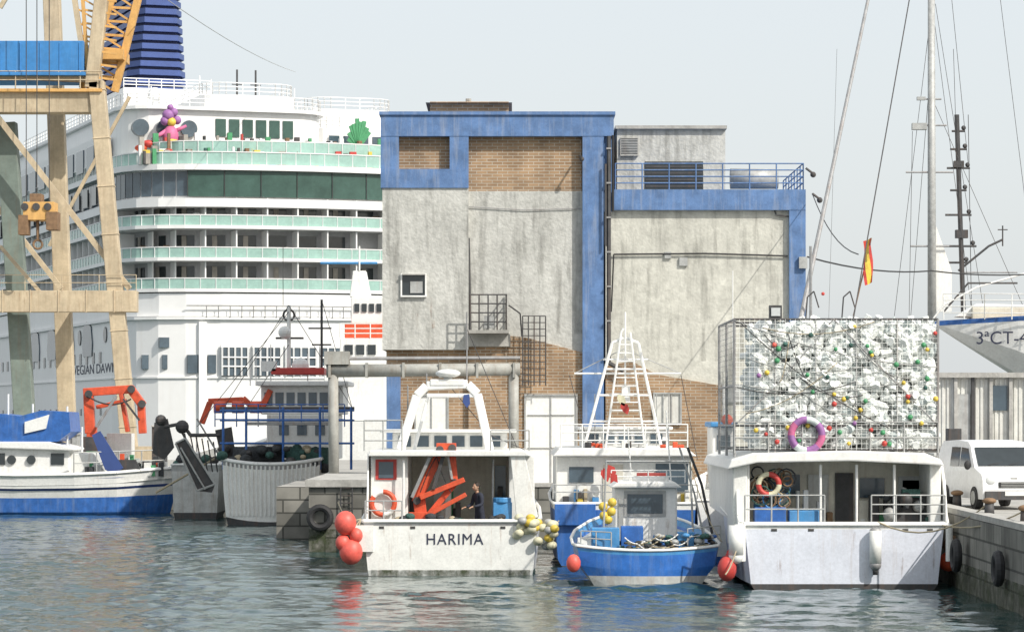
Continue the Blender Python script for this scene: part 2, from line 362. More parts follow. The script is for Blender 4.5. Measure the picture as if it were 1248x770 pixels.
for a,b in along([(x,y-.16) for x,y in outl(.3) if x>=5 and y<3],3.2): o.rod((a[0],a[1],23.9),(a[0],a[1],26.15),.04,'steel_dark',4)
o.part('superstructure')
o.exz(outl(-.15),26.2,26.7,'ship_white')
o.part('deck_rails'); o.ribbon(outl(.2),26.75,27.75,'glass_rail',.04); o.ribbon(outl(.15),27.75,27.84,'ship_white',.1)
for a,b in along(outl(.2),1.3):
    if a[1]<60: o.rod((a[0],a[1],26.7),(a[0],a[1],27.8),.045,'ship_white',4)
o.ribbon([(x,y) for x,y in outl(3)],27.9,29.0,'glass_rail',.04); o.ribbon(outl(2.97),29.0,29.09,'ship_white',.08)
for a,b in along(outl(2.97),1.3):
    if a[1]<60: o.rod((a[0],a[1],27.9),(a[0],a[1],29.05),.045,'ship_white',4)
o.part('superstructure')
o.exz(outl(3),26.7,27.9,'ship_recess_shade')
o.part('deck_furniture')
for i in range(100):
    x=random.uniform(1,26); y=random.uniform(1.2,2.4); h=random.uniform(.8,1.7)
    o.box(x,x+random.uniform(.15,.6),y,y+.4,26.72,26.72+h,random.choice(['green','curtain','wood','ship_white','blue_light','steel_dark','yellow','red','net_green']))
for i in range(60):
    x=random.uniform(2,26); y=random.uniform(4,7); h=random.uniform(1,2.1)
    o.box(x,x+random.uniform(.15,.5),y,y+.4,27.9,27.9+h,random.choice(['green','curtain','wood','ship_white','red','steel_dark','net']))
def rnd(x0,x1,y0,y1,r,n=5):
    p=[(x0,y1)]
    for i in range(n+1): q=math.pi/2*i/n; p.append((x0+r-r*math.cos(q),y0+r-r*math.sin(q)))
    for i in range(n+1): q=math.pi/2*i/n; p.append((x1-r+r*math.sin(q),y0+r-r*math.cos(q)))
    p.append((x1,y1)); return p
o.part('upper_house')
UH=rnd(1.5,20.2,9,70,3.2); o.exz(UH,27.5,32.3,'ship_white'); o.exz(rnd(1.1,20.6,8.5,70,3.4),32.3,32.6,'ship_white')
o.exz(rnd(20.2,29,13,70,2),27.5,31.5,'ship_white'); o.exz(rnd(9,18,10.5,60,2),32.6,34.0,'ship_white')
o.exz(rnd(20.5,29,16,60,2),31.5,33.6,'ship_white')
o.part('upper_windows')
for k in range(6): o.box(9.8+k*1.25,10.75+k*1.25,8.9,8.97,30.0,31.6,'glass_green')
for k in range(3): o.rod((2.9+k*2.2,9.4-k*.2,30.6),(2.9+k*2.2,8.6,30.6),.75,'glass_win',20)
for k in range(5): o.box(21.5+k*1.4,22.5+k*1.4,12.92,12.98,29.6,30.8,'glass_win')
o.part('upper_rails')
for pts,z in((rnd(1.4,20.3,8.8,60,3.2),32.6),(rnd(9.2,17.8,10.7,40,2),34),(rnd(20.6,28.8,13.2,50,2),31.5),(rnd(20.6,28.8,16.2,50,2),33.6)):
    o.rail([(x,y,z) for x,y in pts[0:]],1.1,.04,'ship_white',3,1.4)
for x in(14.5,16.3): o.rod((x,20,34),(x,20,37.4),.09,'steel_dark'); o.rod((x-.5,20,36),(x+.5,20,36),.05,'steel_dark')
for x,y,h in((3,15,34.5),(5.2,15,35),(9.5,14,36),(19,16,35.4),(12,20,36.4)): o.rod((x,y,32),(x,y,h),.06,'ship_white',5)
o.sph((7.5,24,35.2),.7,'ship_white'); o.rod((7.5,24,33),(7.5,24,35),.25,'ship_white')
o.part('mural_figure',True)
o.sph((5.3,7.3,29.6),.75,'pink',sz=1.5,n=14); o.sph((5.3,7.2,29.0),.8,'yellow',sz=.9,n=14); o.sph((5.35,7.2,31.0),.42,'yellow',n=14)
for x,z,r in((5.1,31.6,.55),(5.6,31.9,.4),(4.8,31.1,.42),(5.9,31.2,.4),(5.3,32.3,.3)): o.sph((x,7.4,z),r,'purple',n=12)
o.rod((4.9,7.2,30.2),(3.6,7.2,29.4),.22,'pink',8,.14); o.rod((5.7,7.2,30.2),(6.7,7.2,30.7),.2,'pink',8,.13)
for x,z,r,m_ in((3.3,29.0,.5,'red'),(2.6,28.6,.45,'orange'),(4.2,28.6,.45,'purple'),(6.3,28.8,.5,'green'),(6.9,29.2,.35,'yellow')): o.sph((x,7.2,z),r,m_,sx=1.3,sz=.7,n=10)
o.part('palm_figure')
for k in range(9):
    q=math.radians(20+k*20); o.beam((23.3,9+k*.05,29.6),(23.3+1.0*math.cos(q),9+k*.05,30.2+(1.9-.3*(k%2))*abs(math.sin(q))),.38,.2,'green')
o.rod((23.3,9,27.9),(23.3,9,30.0),.25,'wood',8)
o.part('side_windows')
for y in range(10,120,4):
    o.box(-.1,.05,y,y+2.2,24.0,25.6,'glass_dark')
for y in np.arange(12,120,3.1):
    o.box(-.06,.05,y,y+.9,9.6,10.6,'glass_dark'); o.box(-.06,.05,y,y+.6,4.9,5.5,'glass_dark')
for y in (10,22,36,50): o.rod((-.1,y,12.1),(.2,y,12.1),.7,'glass_dark',18)
for y in range(16,60,9): o.exx([(y,10.3),(y+4,10.3),(y+4.5,11.2),(y+4,13),(y+2.5,13.5),(y+.4,13),(y-.2,11.5)],-.12,.1,'glass_win')
o.part('stern_windows_shade')
def sx(u): return (u-157)/13.9
def sz(v): return 4.6+(510-v)/13.9
def sy(x): 
    p=outl(); 
    for a,b in zip(p,p[1:]):
        if a[0]<=x<=b[0]: return a[1]+(b[1]-a[1])*(x-a[0])/(b[0]-a[0])
    return 0
for u0,u1,v0,v1 in((228,243,433,455),(252,262,433,455),(178,186,433,450),(200,206,433,450),(196,208,412,424)):
    y=min(sy(sx(u0)),sy(sx(u1)))-.08; o.box(sx(u0),sx(u1),y,y+.5,sz(v1),sz(v0),'glass_win')
for u0,u1 in((268,300),(306,340),(346,384),(390,425),(430,462)):
    y=min(sy(sx(u0)),sy(sx(u1)))-.06; o.box(sx(u0),sx(u1),y,y+.5,sz(458),sz(424),'glass_win')  # dark panel paints the shade inside an open mooring deck bay
    o.box(sx(u0)-.1,sx(u1)+.1,y-.05,y+.2,sz(424),sz(421),'ship_white')
    for k in range(5): x=sx(u0)+(sx(u1)-sx(u0))*k/4; o.rod((x,y-.08,sz(458)),(x,y-.08,sz(424)),.09,'ship_white',4)
    for k in(1,2): z=sz(458-k*11); o.rod((sx(u0),y-.08,z),(sx(u1),y-.08,z),.07,'ship_white',4)
for u in range(250,460,14): x=sx(u); o.rod((x,sy(x)-.3,13.4),(x,sy(x)-.3,14.4),.05,'steel',4)
o.ribbon([(x,y-.3) for x,y in outl() if 4<x<28 and y<2],14.35,14.45,'steel',.08)
for u in(246,): x=sx(u); o.box(x-.35,x+.35,sy(x)-.25,sy(x)+.3,2,13,'ship_white')
o.part('funnel')
for k in range(22):
    z=40+k*.95; t=k/22; a0=13.8+t*2.0; a1=20.6-t*1.3
    o.exz([(a0,68),(a0+1,66),(a1-1,66),(a1,68),(a1,82),(a0,84)],z,z+.6,'navy')
    o.exz([(a0+.4,68),(a0+1.2,66.5),(a1-1.2,66.5),(a1-.4,68),(a1-.4,81),(a0+.4,83)],z+.6,z+.95,'navy_dark')
o.exz([(12.4,62),(22,62),(22,88),(12.4,88)],30,40,'ship_white')
o.rail([(12.4,62,40),(22,62,40)],1,.05,'ship_white',3,1.4)
o.part('side_superstructure')
o.exz([(1,18),(14,18),(14,120),(1,120)],30,31.5,'ship_white')
o.box(.2,1.2,14,150,26.7,30.2,'ship_white')
for y in range(16,120,5): o.box(.08,.25,y,y+3.4,27.4,29.5,'glass_win')
r=o.done()
text(r,'ship_name','NORWEGIAN DAWN',M@Vector((-.03,19,sz(453))),1.25,'text_dark',rotz=TH-math.pi/2,xs=2.3,ex=0)
# ------------------------------------------------------------------ gantry crane
o=Obj('gantry_crane'); d=176
def cb(a,b,w,m='crane_beige',h=.9,dd=d,db=None): o.beam(P(a[0],a[1],dd),P(b[0],b[1],db or dd),w,h,m)
o.part('legs',bevel=.04)
cb((118,100),(160,568),.9); cb((62,-40),(84,568),1.0,dd=184); cb((8,150),(34,568),1.15,'crane_green',dd=178,h=1.0)
cb((128,-40),(112,108),.75); cb((-62,-40),(-50,568),1.0)
o.part('portal_beams',bevel=.04)
o.pb(-120,124,112,137,d-.3,1.4,'crane_beige'); o.pb(-120,166,354,380,d-.6,1.1,'crane_beige'); 
for v0 in(112,354): o.beam(P(118,v0+12,d),P(100,v0+12,d+14),.8,.9,'crane_beige')
o.pb(-120,124,108,112,d-.6,2.0,'crane_yellow')
for u in range(-100,160,34): o.pb(u,u+1.5,353,381,d-.64,.05,'crane_beige')
for k in range(24):
    t=(k+.5)/24; a=(118+42*t,100+468*t)
    if k%3==0: o.beam(P(a[0],a[1],d),P(a[0]+.1,a[1]+1.5,d),.98,.98,'crane_beige')
o.part('stains'); o.sheet(-60,160,356,380,d-.62,'rust_drips'); o.sheet(-60,120,113,137,d-.32,'rust_drips')
o.part('braces'); cb((-5,140),(158,352),.32,h=.3); cb((-5,250),(75,352),.28,h=.3,dd=183); cb((60,300),(158,118),.2,h=.2,dd=186)
cb((0,92),(120,98),.35,h=.3); cb((0,300),(70,380),.2,h=.2)
o.part('machine_house',bevel=.05); o.pb(-120,102,50,92,d-.5,5,'crane_blue'); o.pb(-122,104,88,92,d-.7,5.4,'crane_blue')
for u in range(0,100,24): o.pb(u,u+1,52,88,d-.55,.1,'crane_blue')
o.part('platform'); o.rail([P(-60,108,d-.6),P(124,108,d-.6)],1.0,.035,'crane_beige',2,1.3)
o.rail([P(-60,354,d-.6),P(166,354,d-.6)],.9,.025,'crane_beige',2,2)
o.part('boom')
for dd in(d+2,d+4):
    cb((150,-40),(100,108),.35,'crane_yellow',.35,dd); cb((178,-40),(140,112),.42,'crane_yellow',.4,dd)
    for k in range(9):
        t=k/9;t2=(k+1)/9; A=lambda t:(150-50*t,-40+148*t); B=lambda t:(178-38*t,-40+152*t)
        cb(A(t),B(t2),.12,'crane_yellow',.12,dd); cb(A(t),B(t),.14,'crane_yellow',.14,dd)
for k in range(8):
    v=-20+k*16; cb((100,v),(142,v+6),.12,'crane_yellow',.12); cb((96,v),(120,v+14),.1,'crane_yellow',.1)
cb((85,-40),(100,60),.3,'crane_beige',.3); cb((98,-40),(108,100),.2,'crane_yellow',.2); cb((0,10),(30,-40),.25,'crane_beige',.25)
o.pb(96,150,60,72,d+1,3,'crane_yellow')
o.part('hook_block',bevel=.05); o.pb(28,66,246,268,d-3,1.5,'crane_yellow'); o.pb(36,50,236,246,d-3,1.2,'wood'); o.pb(22,34,262,286,d-3.05,1,'wood'); o.pb(56,70,258,280,d-3.07,1.2,'wood')
for u in(32,45,60): o.rod(P(u,246,d-2.5),P(u,-40,d-2.5),.03,'steel_dark')
for u in(30,44,58): o.rod(P(u,252,d-3.1),P(u,252,d-2.6),.22,'steel_dark',12)
o.rod(P(46,268,d-2.5),P(46,292,d-2.5),.09,'wood'); o.torus(P(46,298,d-2.5),.25,.07,['wood'])
o.part('wheels')
for u in(160,34,-50):
    c=P(u,568,d); o.box(c.x-1.2,c.x+1.2,d-.6,d+.6,2.2,3.0,'crane_beige')
    for k in(-.8,.8): o.rod((c.x+k,d-.3,2.3),(c.x+k,d+.3,2.3),.3,'steel_dark',14)
o.done()
# ------------------------------------------------------------------ building
o=Obj('harbour_building'); d=123
o.part('walls')
o.pb(466,571,228,426,d-.35,14,'stucco')
o.pb(571,712,233,588,d,14,'stucco')
o.pb(738,962,255,588,d-.1,13,'stucco_warm')
o.pb(471,571,426,588,d+.1,12,'brick')
o.part('brick_panels')
o.pb(486,548,167,206,d+.02,13,'brick'); o.pb(571,709,165,233,d+.02,13,'brick')
o.pb(640,760,250,400,d+3,9,'stucco')
o.pext([(571,414),(606,408),(640,411),(712,430),(712,590),(571,590)],d-.13,.2,'brick')
o.pext([(738,446),(770,440),(800,456),(880,470),(880,590),(738,590)],d-.23,.2,'brick')
o.part('water_stains')
o.sheet(466,571,229,425,d-.356,'grime_drips'); o.sheet(572,709,234,407,d-.006,'grime_drips'); o.sheet(748,961,257,440,d-.106,'grime_drips'); o.sheet(753,883,158,231,d+3.994,'grime_drips'); o.sheet(880,961,400,588,d-.107,'grime_drips')
o.sheet(590,640,412,470,d-.136,'grime_drips'); o.sheet(486,530,362,400,d-.36,'rust_drips')
o.part('blue_trim')
o.pb(464,748,140,166,d-.42,13.8,'trim_blue'); o.pb(464,486,166,206,d-.4,13.7,'trim_blue'); o.pb(548,571,166,206,d-.4,1,'trim_blue')
o.pb(464,571,206,229,d-.42,1.2,'trim_blue'); o.pb(710,736,166,520,d-.4,1.5,'trim_blue')
o.pb(736,748,166,258,d-.2,1.2,'trim_blue')
o.pb(748,982,231,256,d-.35,13.5,'trim_blue'); o.pb(962,982,256,588,d-.33,13.2,'trim_blue'); o.pb(471,488,455,588,d-.1,.5,'trim_blue')
o.pb(462,750,136,140,d-.5,14,'trim_blue')
o.part('roof_hut'); o.pb(524,620,124,139,d+.6,5,'brick')
z0=Z(126,d+.6);z1=Z(119,d+.6);a,b=X(519,d+.6),X(624,d+.6)
o.add([(a,d+.3,z0),(b,d+.3,z0),(b,d+6,z0),(a,d+6,z0),(a+1.3,d+3,z1),(b-1.3,d+3,z1)],[(0,1,5,4),(1,2,5),(2,3,4,5),(3,0,4),(0,3,2,1)],'roof_tile')
o.rod((a+1.7,d+3,z1-.1),(a+1.7,d+3,z1+.2),.12,'kerb')
o.part('penthouse'); o.pb(752,884,157,232,d+4,8,'stucco'); o.pb(750,886,153,157,d+3.8,8.4,'kerb')
o.part('windows')
def win(u0,u1,v0,v1,dd,fr='white',gl='glass_dark',fw=3,nv=1):
    o.pb(u0,u1,v0,v1,dd-.02,.06,gl)
    o.pb(u0-fw,u1+fw,v0-fw,v0,dd-.1,.15,fr); o.pb(u0-fw,u1+fw,v1,v1+fw,dd-.14,.2,fr); o.pb(u0-fw,u0,v0,v1,dd-.09,.13,fr); o.pb(u1,u1+fw,v0,v1,dd-.09,.13,fr)
    for k in range(1,nv+1):
        u=u0+(u1-u0)*k/(nv+1); o.pb(u-.7,u+.7,v0,v1,dd-.07,.08,fr)
win(490,518,335,360,d-.35,'white','glass_dark',1.8,0); o.pb(500,515,343,357,d-.42,.05,'galv'); o.pb(490,518,333.5,335,d-.6,.3,'kerb'); win(757,777,169,189,d+4,'kerb','glass_win',1,0)
for k in range(8): o.pb(787,856,198+k*4,200+k*4,d+3.93,.1,'steel_dark')
o.pb(786,857,197,232,d+3.96,.2,'glass_dark');  # dark panel paints the shaded inside of an opening, not glazing
for k in range(10): o.pb(757,777,170+k*2,171+k*2,d+3.9,.05,'galv')
o.part('doors')
win(641,702,482,588,d-.13,'galv','white',2,1); 
for k in range(2): o.pb(643,700,505+k*40,506+k*40,d-.2,.05,'galv')
win(507,545,482,588,d+.1,'galv','white',2,1); win(798,829,480,515,d-.23,'galv','corrug',2,2)
o.pb(880,925,468,490,d-.2,.1,'galv')
o.part('pipes')
o.pr([(742,166),(742,442),(760,452)],d-.5,.09,'steel_dark'); o.pr([(738,200),(738,300)],d-.6,.05,'steel_dark'); o.pr([(747,258),(747,165)],d-.45,.05,'rubber')
o.pr([(571,290),(573,402)],d-.1,.06,'steel_dark'); o.pr([(748,310),(860,309),(960,312)],d-.2,.035,'rubber'); o.pr([(745,380),(748,310)],d-.25,.03,'rubber')
o.pr([(571,252),(640,256),(708,254)],d-.06,.02,'steel'); o.pr([(944,256),(946,262),(962,264)],d-.2,.03,'steel_dark')
o.pb(828,838,314,324,d-.2,.12,'galv'); o.pb(810,818,307,315,d-.2,.12,'galv'); o.pb(974,984,313,327,d-.5,.3,'galv')
for v in range(180,440,42): o.pb(739,745,v,v+2,d-.62,.2,'steel')
o.part('terrace_railing')
o.rail([P(750,231,d-.1),P(979,231,d-.1)],1.05,.028,'trim_blue',4,1.1)
o.rail([P(979,231,d-.1),P(979,231,d-.1)+Vector((0,9,0))],1.05,.028,'trim_blue',4,1.3)
o.part('water_tank',True); o.rod(P(890,218,d+2),P(948,218,d+2),.42,'galv',18)
o.part('stair_platform')
o.pb(570,620,402,406,d-1.3,1.3,'concrete'); o.rail([P(573,403,d-1.25),P(617,403,d-1.25)],1.45,.03,'steel_dark',4,.35); o.rail([P(617,403,d-1.25),P(617,403,d-.1)],1.45,.03,'steel_dark',4,.4)
for v in range(385,470,8): o.pr([(637,v),(665,v)],d-.7,.02,'steel_dark')
for u in(637,644,651,658,665): o.pr([(u,385),(u,470)],d-.7,.025,'steel_dark')
o.pr([(620,372),(634,382),(636,410)],d-.8,.03,'rubber')
o.pb(590,602,385,400,d-.9,.3,'galv'); o.pb(571,622,407,422,d-.35,.3,'kerb'); 
o.part('wall_lamps')
for u,v in((706,190),): o.rod(P(u,v,d-.3),P(u+3,v+2,d-1),.04,'steel_dark'); o.sph(P(u+3,v+4,d-.9),.1,'steel_dark')
for u,v in((982,205),(990,236)): o.rod(P(u,v,d),P(u+8,v+6,d),.05,'steel_dark'); o.sph(P(u+9,v+8,d),.12,'steel_dark')
o.done()
o=Obj('steel_pipe_frame'); d=118.3; o.part('pipes',True)
o.pr([(398,452),(634,450)],d,.25,'pipe_grey',16); o.pr([(626,452),(626,588)],d,.2,'pipe_grey',16); o.pr([(406,455),(407,588)],d,.2,'pipe_grey',16)
o.part('brackets')
o.pb(395,425,428,444,d-.3,1,'pipe_grey')
for u in range(400,630,45): o.pb(u,u+3,442,460,d-.28,.56,'pipe_grey')
o.pr([(398,437),(634,436)],d+.3,.07,'steel'); o.done()
# ------------------------------------------------------------------ HARIMA
o=Obj('fishing_boat'); d=89; xc=X(549,d); o.part('hull')
hw=(X(659,d)-X(438,d))/2
o.hull(xc,d,15,[(1,1.6),(.995,1.46),(.975,.8),(.95,.16),(.94,0),(.6,-.45),(0,-.6)],['steel','white_dirty','white_dirty','hull_grey','steel_dark','steel_dark'],2.9,hw,deck=.75,rim='white',rimr=.06)
o.part('scuppers')
for u in(462,500,610,640): o.pb(u,u+6,641,644,d-.015,.02,'steel_dark')
o.pb(430,455,640,672,d-.12,.14,'white_dirty')
o.part('rust_stains'); o.sheet(458,475,641,685,d-.006,'rust_drips'); o.sheet(496,514,641,690,d-.006,'rust_drips'); o.sheet(606,648,641,690,d-.006,'rust_drips'); o.sheet(452,646,694,701,d-.007,'algae')
o.part('deckhouse',bevel=.03)
o.box(X(450,d),X(496,d),d+.9,d+7,.9,Z(556,d),'white_dirty'); o.box(X(620,d),X(652,d),d+1.6,d+7,.9,Z(556,d),'white_dirty')
o.ext([(X(447,d),Z(556,d)),(X(450,d),Z(549,d)),(X(640,d),Z(549,d)),(X(648,d),Z(556,d))],d+.4,d+7.5,'white')
o.box(X(496,d),X(620,d),d+4.2,d+4.4,.9,Z(556,d),'cream')
o.part('side_plates',bevel=.02)
o.exx([(d+.02,1.55),(d+3,1.6),(d+3,3.6),(d+1.0,3.6),(d+.5,2.6)],X(446,d),X(448,d),'white_dirty'); 
o.ext([(X(622,d),3.5),(X(640,d),3.5),(X(656,d),1.7),(X(630,d),1.5)],d+.5,d+.58,'white_dirty')
o.part('wheelhouse',bevel=.04)
o.box(X(470,d),X(618,d),d+5,d+8,Z(549,d),Z(528,d),'white'); o.box(X(455,d),X(630,d),d+4.6,d+8.5,Z(528,d),Z(524,d),'white')
o.part('wheelhouse_windows')
for k in range(6): o.box(X(478+k*23,d),X(494+k*23,d),d+4.96,d+5.0,Z(546,d),Z(532,d),'glass_win')
o.box(X(456,d),X(482,d),d+.86,d+.9,Z(585,d),Z(560,d),'red'); o.box(X(460,d),X(478,d),d+.84,d+.88,Z(583,d),Z(563,d),'glass_win')
o.box(X(524,d),X(545,d),d+4.15,d+4.2,1,Z(570,d),'white'); o.box(X(602,d),X(616,d),d+4.15,d+4.2,2.2,Z(570,d),'glass_win')
o.part('stern_gantry',bevel=.03)
def bm(p,w,h,m,dd): 
    for a,b in zip(p,p[1:]): o.beam(P(a[0],a[1],dd),P(b[0],b[1],dd),w,h,m)
bm([(488,548),(508,482),(520,470),(570,468),(582,480),(597,548)],.26,.35,'white',d+1.8)
bm([(505,548),(520,490),(524,480)],.1,.12,'white',d+3.2); bm([(520,482),(582,482)],.12,.3,'white',d+1.8)
o.pb(524,566,462,470,d+1.6,.6,'white')
o.part('radar',True); o.sph(P(546,455,d+1.8),.38,'white',sz=.35); o.rod(P(546,460,d+1.8),P(546,470,d+1.8),.12,'white',10)
o.part('masts')
for u,v0,v1 in((569,380,470),(520,455,480),(585,480,520),(497,470,520)): o.pr([(u,v0),(u,v1)],d+2,.022,'steel')
o.pr([(569,400),(630,545)],d+2,.012,'steel_dark'); o.pr([(546,468),(598,530),(640,548)],d+2,.012,'steel_dark')
o.rail([P(444,549,d+.5),P(490,549,d+.5)],.9,.02,'galv',3,.7); o.rail([P(598,549,d+.5),P(645,549,d+.5)],.6,.02,'galv',2,.7)
o.pext([(565,481),(572,480),(573,492),(569,497),(564,490)],d+1.6,.02,'navy')
o.part('knuckle_crane',bevel=.02)
kn=[0]
def kb(a,b,w,dd=d+1.0,m='orange',h=.24): 
    kn[0]+=1; o.beam(P(a[0],a[1],dd),P(b[0],b[1],dd),w,h+.006*kn[0],m)
kb((514,636),(510,600),.36); kb((507,612),(538,548),.27); kb((532,545),(556,545),.26); kb((550,543),(554,590),.22); kb((555,588),(522,628),.18); kb((512,606),(566,584),.15,d+.8); kb((520,628),(568,602),.13,d+.7)
kb((540,556),(528,596),.11,d+.68,'steel_dark',.1); kb((502,606),(524,556),.10,d+.7,'steel',.1); kb((546,556),(551,584),.07,d+.8,'galv',.07)
for u,v in((508,610),(536,548),(551,546),(554,588)): o.rod(P(u,v,d+.78),P(u,v,d+1.2),.12,'steel_dark',12)
o.pb(498,530,624,638,d+.75,.7,'orange'); o.path(sag(P(530,548,d+.7),P(550,600,d+.7),.15),.018,'rubber',5); o.path(sag(P(512,600,d+.7),P(536,550,d+.7),-.1),.018,'rubber',5)
o.part('net_pile',True)
for i in range(30): u=random.choice([random.uniform(484,570),random.uniform(598,612)]); o.sph(P(u,random.uniform(629,638),d+random.uniform(.3,.8)),random.uniform(.08,.18),random.choice(['net','net','net_green','rope','wood']),sz=.7,n=8)
o.part('deck_gear',bevel=.02)
o.pb(601,624,612,634,d+.7,.5,'blue_light'); o.rod(P(612,606,d+.9),P(612,612,d+.9),.27,'blue_light',14)
for i in range(16): u=random.choice([random.uniform(484,500),random.uniform(602,620),random.uniform(535,556)]); o.pb(u,u+random.uniform(4,10),random.uniform(590,622),634,d+random.uniform(2,3.8),.3,random.choice(['steel_dark','wood','galv','green','white_dirty']))
o.part('lifebuoy',True); o.torus(P(467,613,d+.75),.34,.075,['orange','orange','white','orange'])
o.part('rails'); o.rail([P(445,633,d+.1),P(490,633,d+.1)],.55,.022,'galv',2,.5); o.pr([(601,560),(600,634)],d+1.2,.03,'galv'); o.pr([(492,560),(492,634)],d+.6,.04,'white')
o.part('ropes')
o.path(sag(P(442,640,d-.02),P(412,612,d+9),.3),.02,'rope'); o.path(sag(P(655,640,d),P(690,620,d+8),.3),.02,'rope')
o.part('fender_buoys',True)
for u,v,r in((421,637,.32),(428,672,.34),(418,661,.22),(434,652,.2)): o.sph(P(u,v,d-.1),r,'redbuoy',n=18,k=12,sz=1.12); o.rod(P(u,v,d-.1),P(440,632,d),.02,'rope')
o.part('net_floats',True)
for i in range(30):
    u=random.uniform(630,676);v=632+(u-632)*.25+random.uniform(-6,26); o.sph(P(u,v,d-.12+random.uniform(-.1,.25)),.12,random.choice(['buoy_cream','buoy_cream','yellow','galv','buoy_cream']),sx=1.2,n=12)
r=o.done(); text(r,'boat_name','HARIMA',(X(554,d),d-.014,Z(663,d)),.46,'text_dark',xs=.92,sp=1.12)
def skin(root,name,V,E,R,m,sub=2):
    me=bpy.data.meshes.new(name); me.from_pydata(V,E,[]); ob=bpy.data.objects.new(name,me); sc.collection.objects.link(ob); ob.parent=root
    md=ob.modifiers.new('skin','SKIN'); md.use_smooth_shade=True
    for i,r_ in enumerate(R):
        sv=me.skin_vertices[0].data[i]; sv.radius=(r_,r_) if not isinstance(r_,tuple) else r_; sv.use_root=(i==0)
    s2=ob.modifiers.new('sub','SUBSURF'); s2.levels=sub; s2.render_levels=sub; me.materials.append(MATS[m]); return ob
def man(name,pos,yaw,h=1.72):
    root=bpy.data.objects.new(name,None); sc.collection.objects.link(root); root.location=pos; root.rotation_euler=(0,0,yaw); k=h/1.75; root.scale=(k,k,k)
    V=[(0,0,.95),(0,-.02,1.12),(0,-.05,1.3),(0,-.08,1.46),(-.1,0,.88),(-.12,-.05,.5),(-.12,.0,.09),(.1,0,.88),(.13,.03,.5),(.14,.1,.09),(-.18,-.07,1.42),(-.24,-.12,1.16),(.18,-.07,1.42),(.25,-.1,1.16),(-.2,-.33,1.08),(.2,-.34,1.1)]
    E=[(0,1),(1,2),(2,3),(0,4),(4,5),(5,6),(0,7),(7,8),(8,9),(3,10),(10,11),(3,12),(12,13),(11,14),(13,15)]
    R=[(.15,.11),(.145,.1),(.16,.12),(.1,.09),.1,.07,.05,.1,.07,.05,.075,.052,.075,.052,.036,.036]
    skin(root,'clothed_body',V,E,R,'cloth')
    skin(root,'neck',[(0,-.09,1.46),(0,-.11,1.57)],[(0,1)],[.055,.05],'skin')
    for s_ in(-1,1):
        x=.12 if s_<0 else .14; y=0 if s_<0 else .1
        skin(root,'boot',[(s_*x,y+.03,.05),(s_*x,y-.08,.045),(s_*x,y-.17,.035)],[(0,1),(1,2)],[.055,.05,.035],'rubber',1)
        bx,by,bz=(-.2,-.35,1.08) if s_<0 else(.2,-.36,1.1)
        Vh=[(bx,by,bz),(bx,by-.06,bz-.01)];Eh=[(0,1)];Rh=[.03,.034]
        for q in range(4):
            fx=bx+(-.027+.018*q); L_=.07+.01*(q in(1,2)); i=len(Vh); Vh+=[(fx,by-.09,bz-.015),(fx,by-.09-L_*.5,bz-.03),(fx,by-.09-L_*.8,bz-.06)]; Eh+=[(1,i),(i,i+1),(i+1,i+2)]; Rh+=[.009,.0085,.008]
        i=len(Vh); Vh+=[(bx-s_*.035,by-.05,bz),(bx-s_*.055,by-.085,bz-.02)]; Eh+=[(0,i),(i,i+1)]; Rh+=[.011,.009]
        skin(root,'hand',Vh,Eh,Rh,'skin',1)
    q=Obj('head_tmp'); q.part('head',True); c=(0,-.14,1.66); q.sph(c,.1,'skin',sx=.8,sy=.98,sz=1.2,n=16,k=12); q.sph((0,-.24,1.645),.02,'skin',sy=1.3,sz=1.4)
    for sx_ in(-1,1): q.sph((sx_*.035,-.228,1.67),.012,'hair'); q.sph((sx_*.082,-.13,1.655),.025,'skin',sx=.5)
    q.sph((0,-.228,1.605),.022,'red',sy=.4,sz=.3)
    q.part('hair',True); q.sph((0,-.115,1.69),.105,'hair',sx=.86,sy=.98,sz=1.08,n=16,k=12); q.done()
    for ch in list(q.root.children): ch.parent=root
    bpy.data.objects.remove(q.root)
man('fisherman',(X(585,89.9),89.9,.875),math.radians(-55),1.8)
# ------------------------------------------------------------------ boat behind (E)
o=Obj('fishing_boat'); d=95; xc=X(762,d); o.part('hull')
o.hull(xc,d,15,[(1,1.95),(.99,1.75),(.97,.9),(.95,.2),(.9,0),(.6,-.4),(0,-.5)],['white','blue','blue','blue','steel_dark','steel_dark'],3,(X(852,d)-X(672,d))/2,deck=.5)
o.part('deckhouse',bevel=.04)
o.box(X(678,d),X(845,d),d+.6,d+8,1.5,Z(556,d),'white_dirty'); o.ext([(X(674,d),Z(556,d)),(X(682,d),Z(546,d)),(X(838,d),Z(546,d)),(X(850,d),Z(556,d))],d+.2,d+8.5,'white')
o.box(X(712,d),X(820,d),d+3,d+7,Z(546,d),Z(524,d),'white'); o.box(X(706,d),X(826,d),d+2.8,d+7.3,Z(524,d),Z(520,d),'white')
o.part('windows')
o.box(X(694,d),X(724,d),d+.55,d+.6,Z(588,d),Z(569,d),'glass_win'); o.box(X(800,d),X(840,d),d+.55,d+.6,Z(600,d),Z(565,d),'glass_win')
o.box(X(736,d),X(760,d),d+.55,d+.6,1.6,Z(566,d),'cream')
for k in range(5): o.box(X(718+k*20,d),X(733+k*20,d),d+2.95,d+3,Z(541,d),Z(529,d),'glass_win')
o.part('rails'); o.rail([P(684,546,d+.3),P(838,546,d+.3)],.75,.022,'white',3,.7); o.rail([P(674,608,d),P(850,608,d)],.45,.02,'galv',2,.7)
o.part('lattice_mast')
for dd in(d+1.5,d+2.3):
    o.pr([(712,545),(746,418),(760,412)],dd,.05,'white'); o.pr([(806,545),(778,418),(763,412)],dd,.05,'white')
    for k in range(12):
        t=k/12; a=712+34*t; b=806-28*t; v=545-127*t; 
        if k%3==0: o.pr([(a,v),(b,v)],dd,.035,'white')
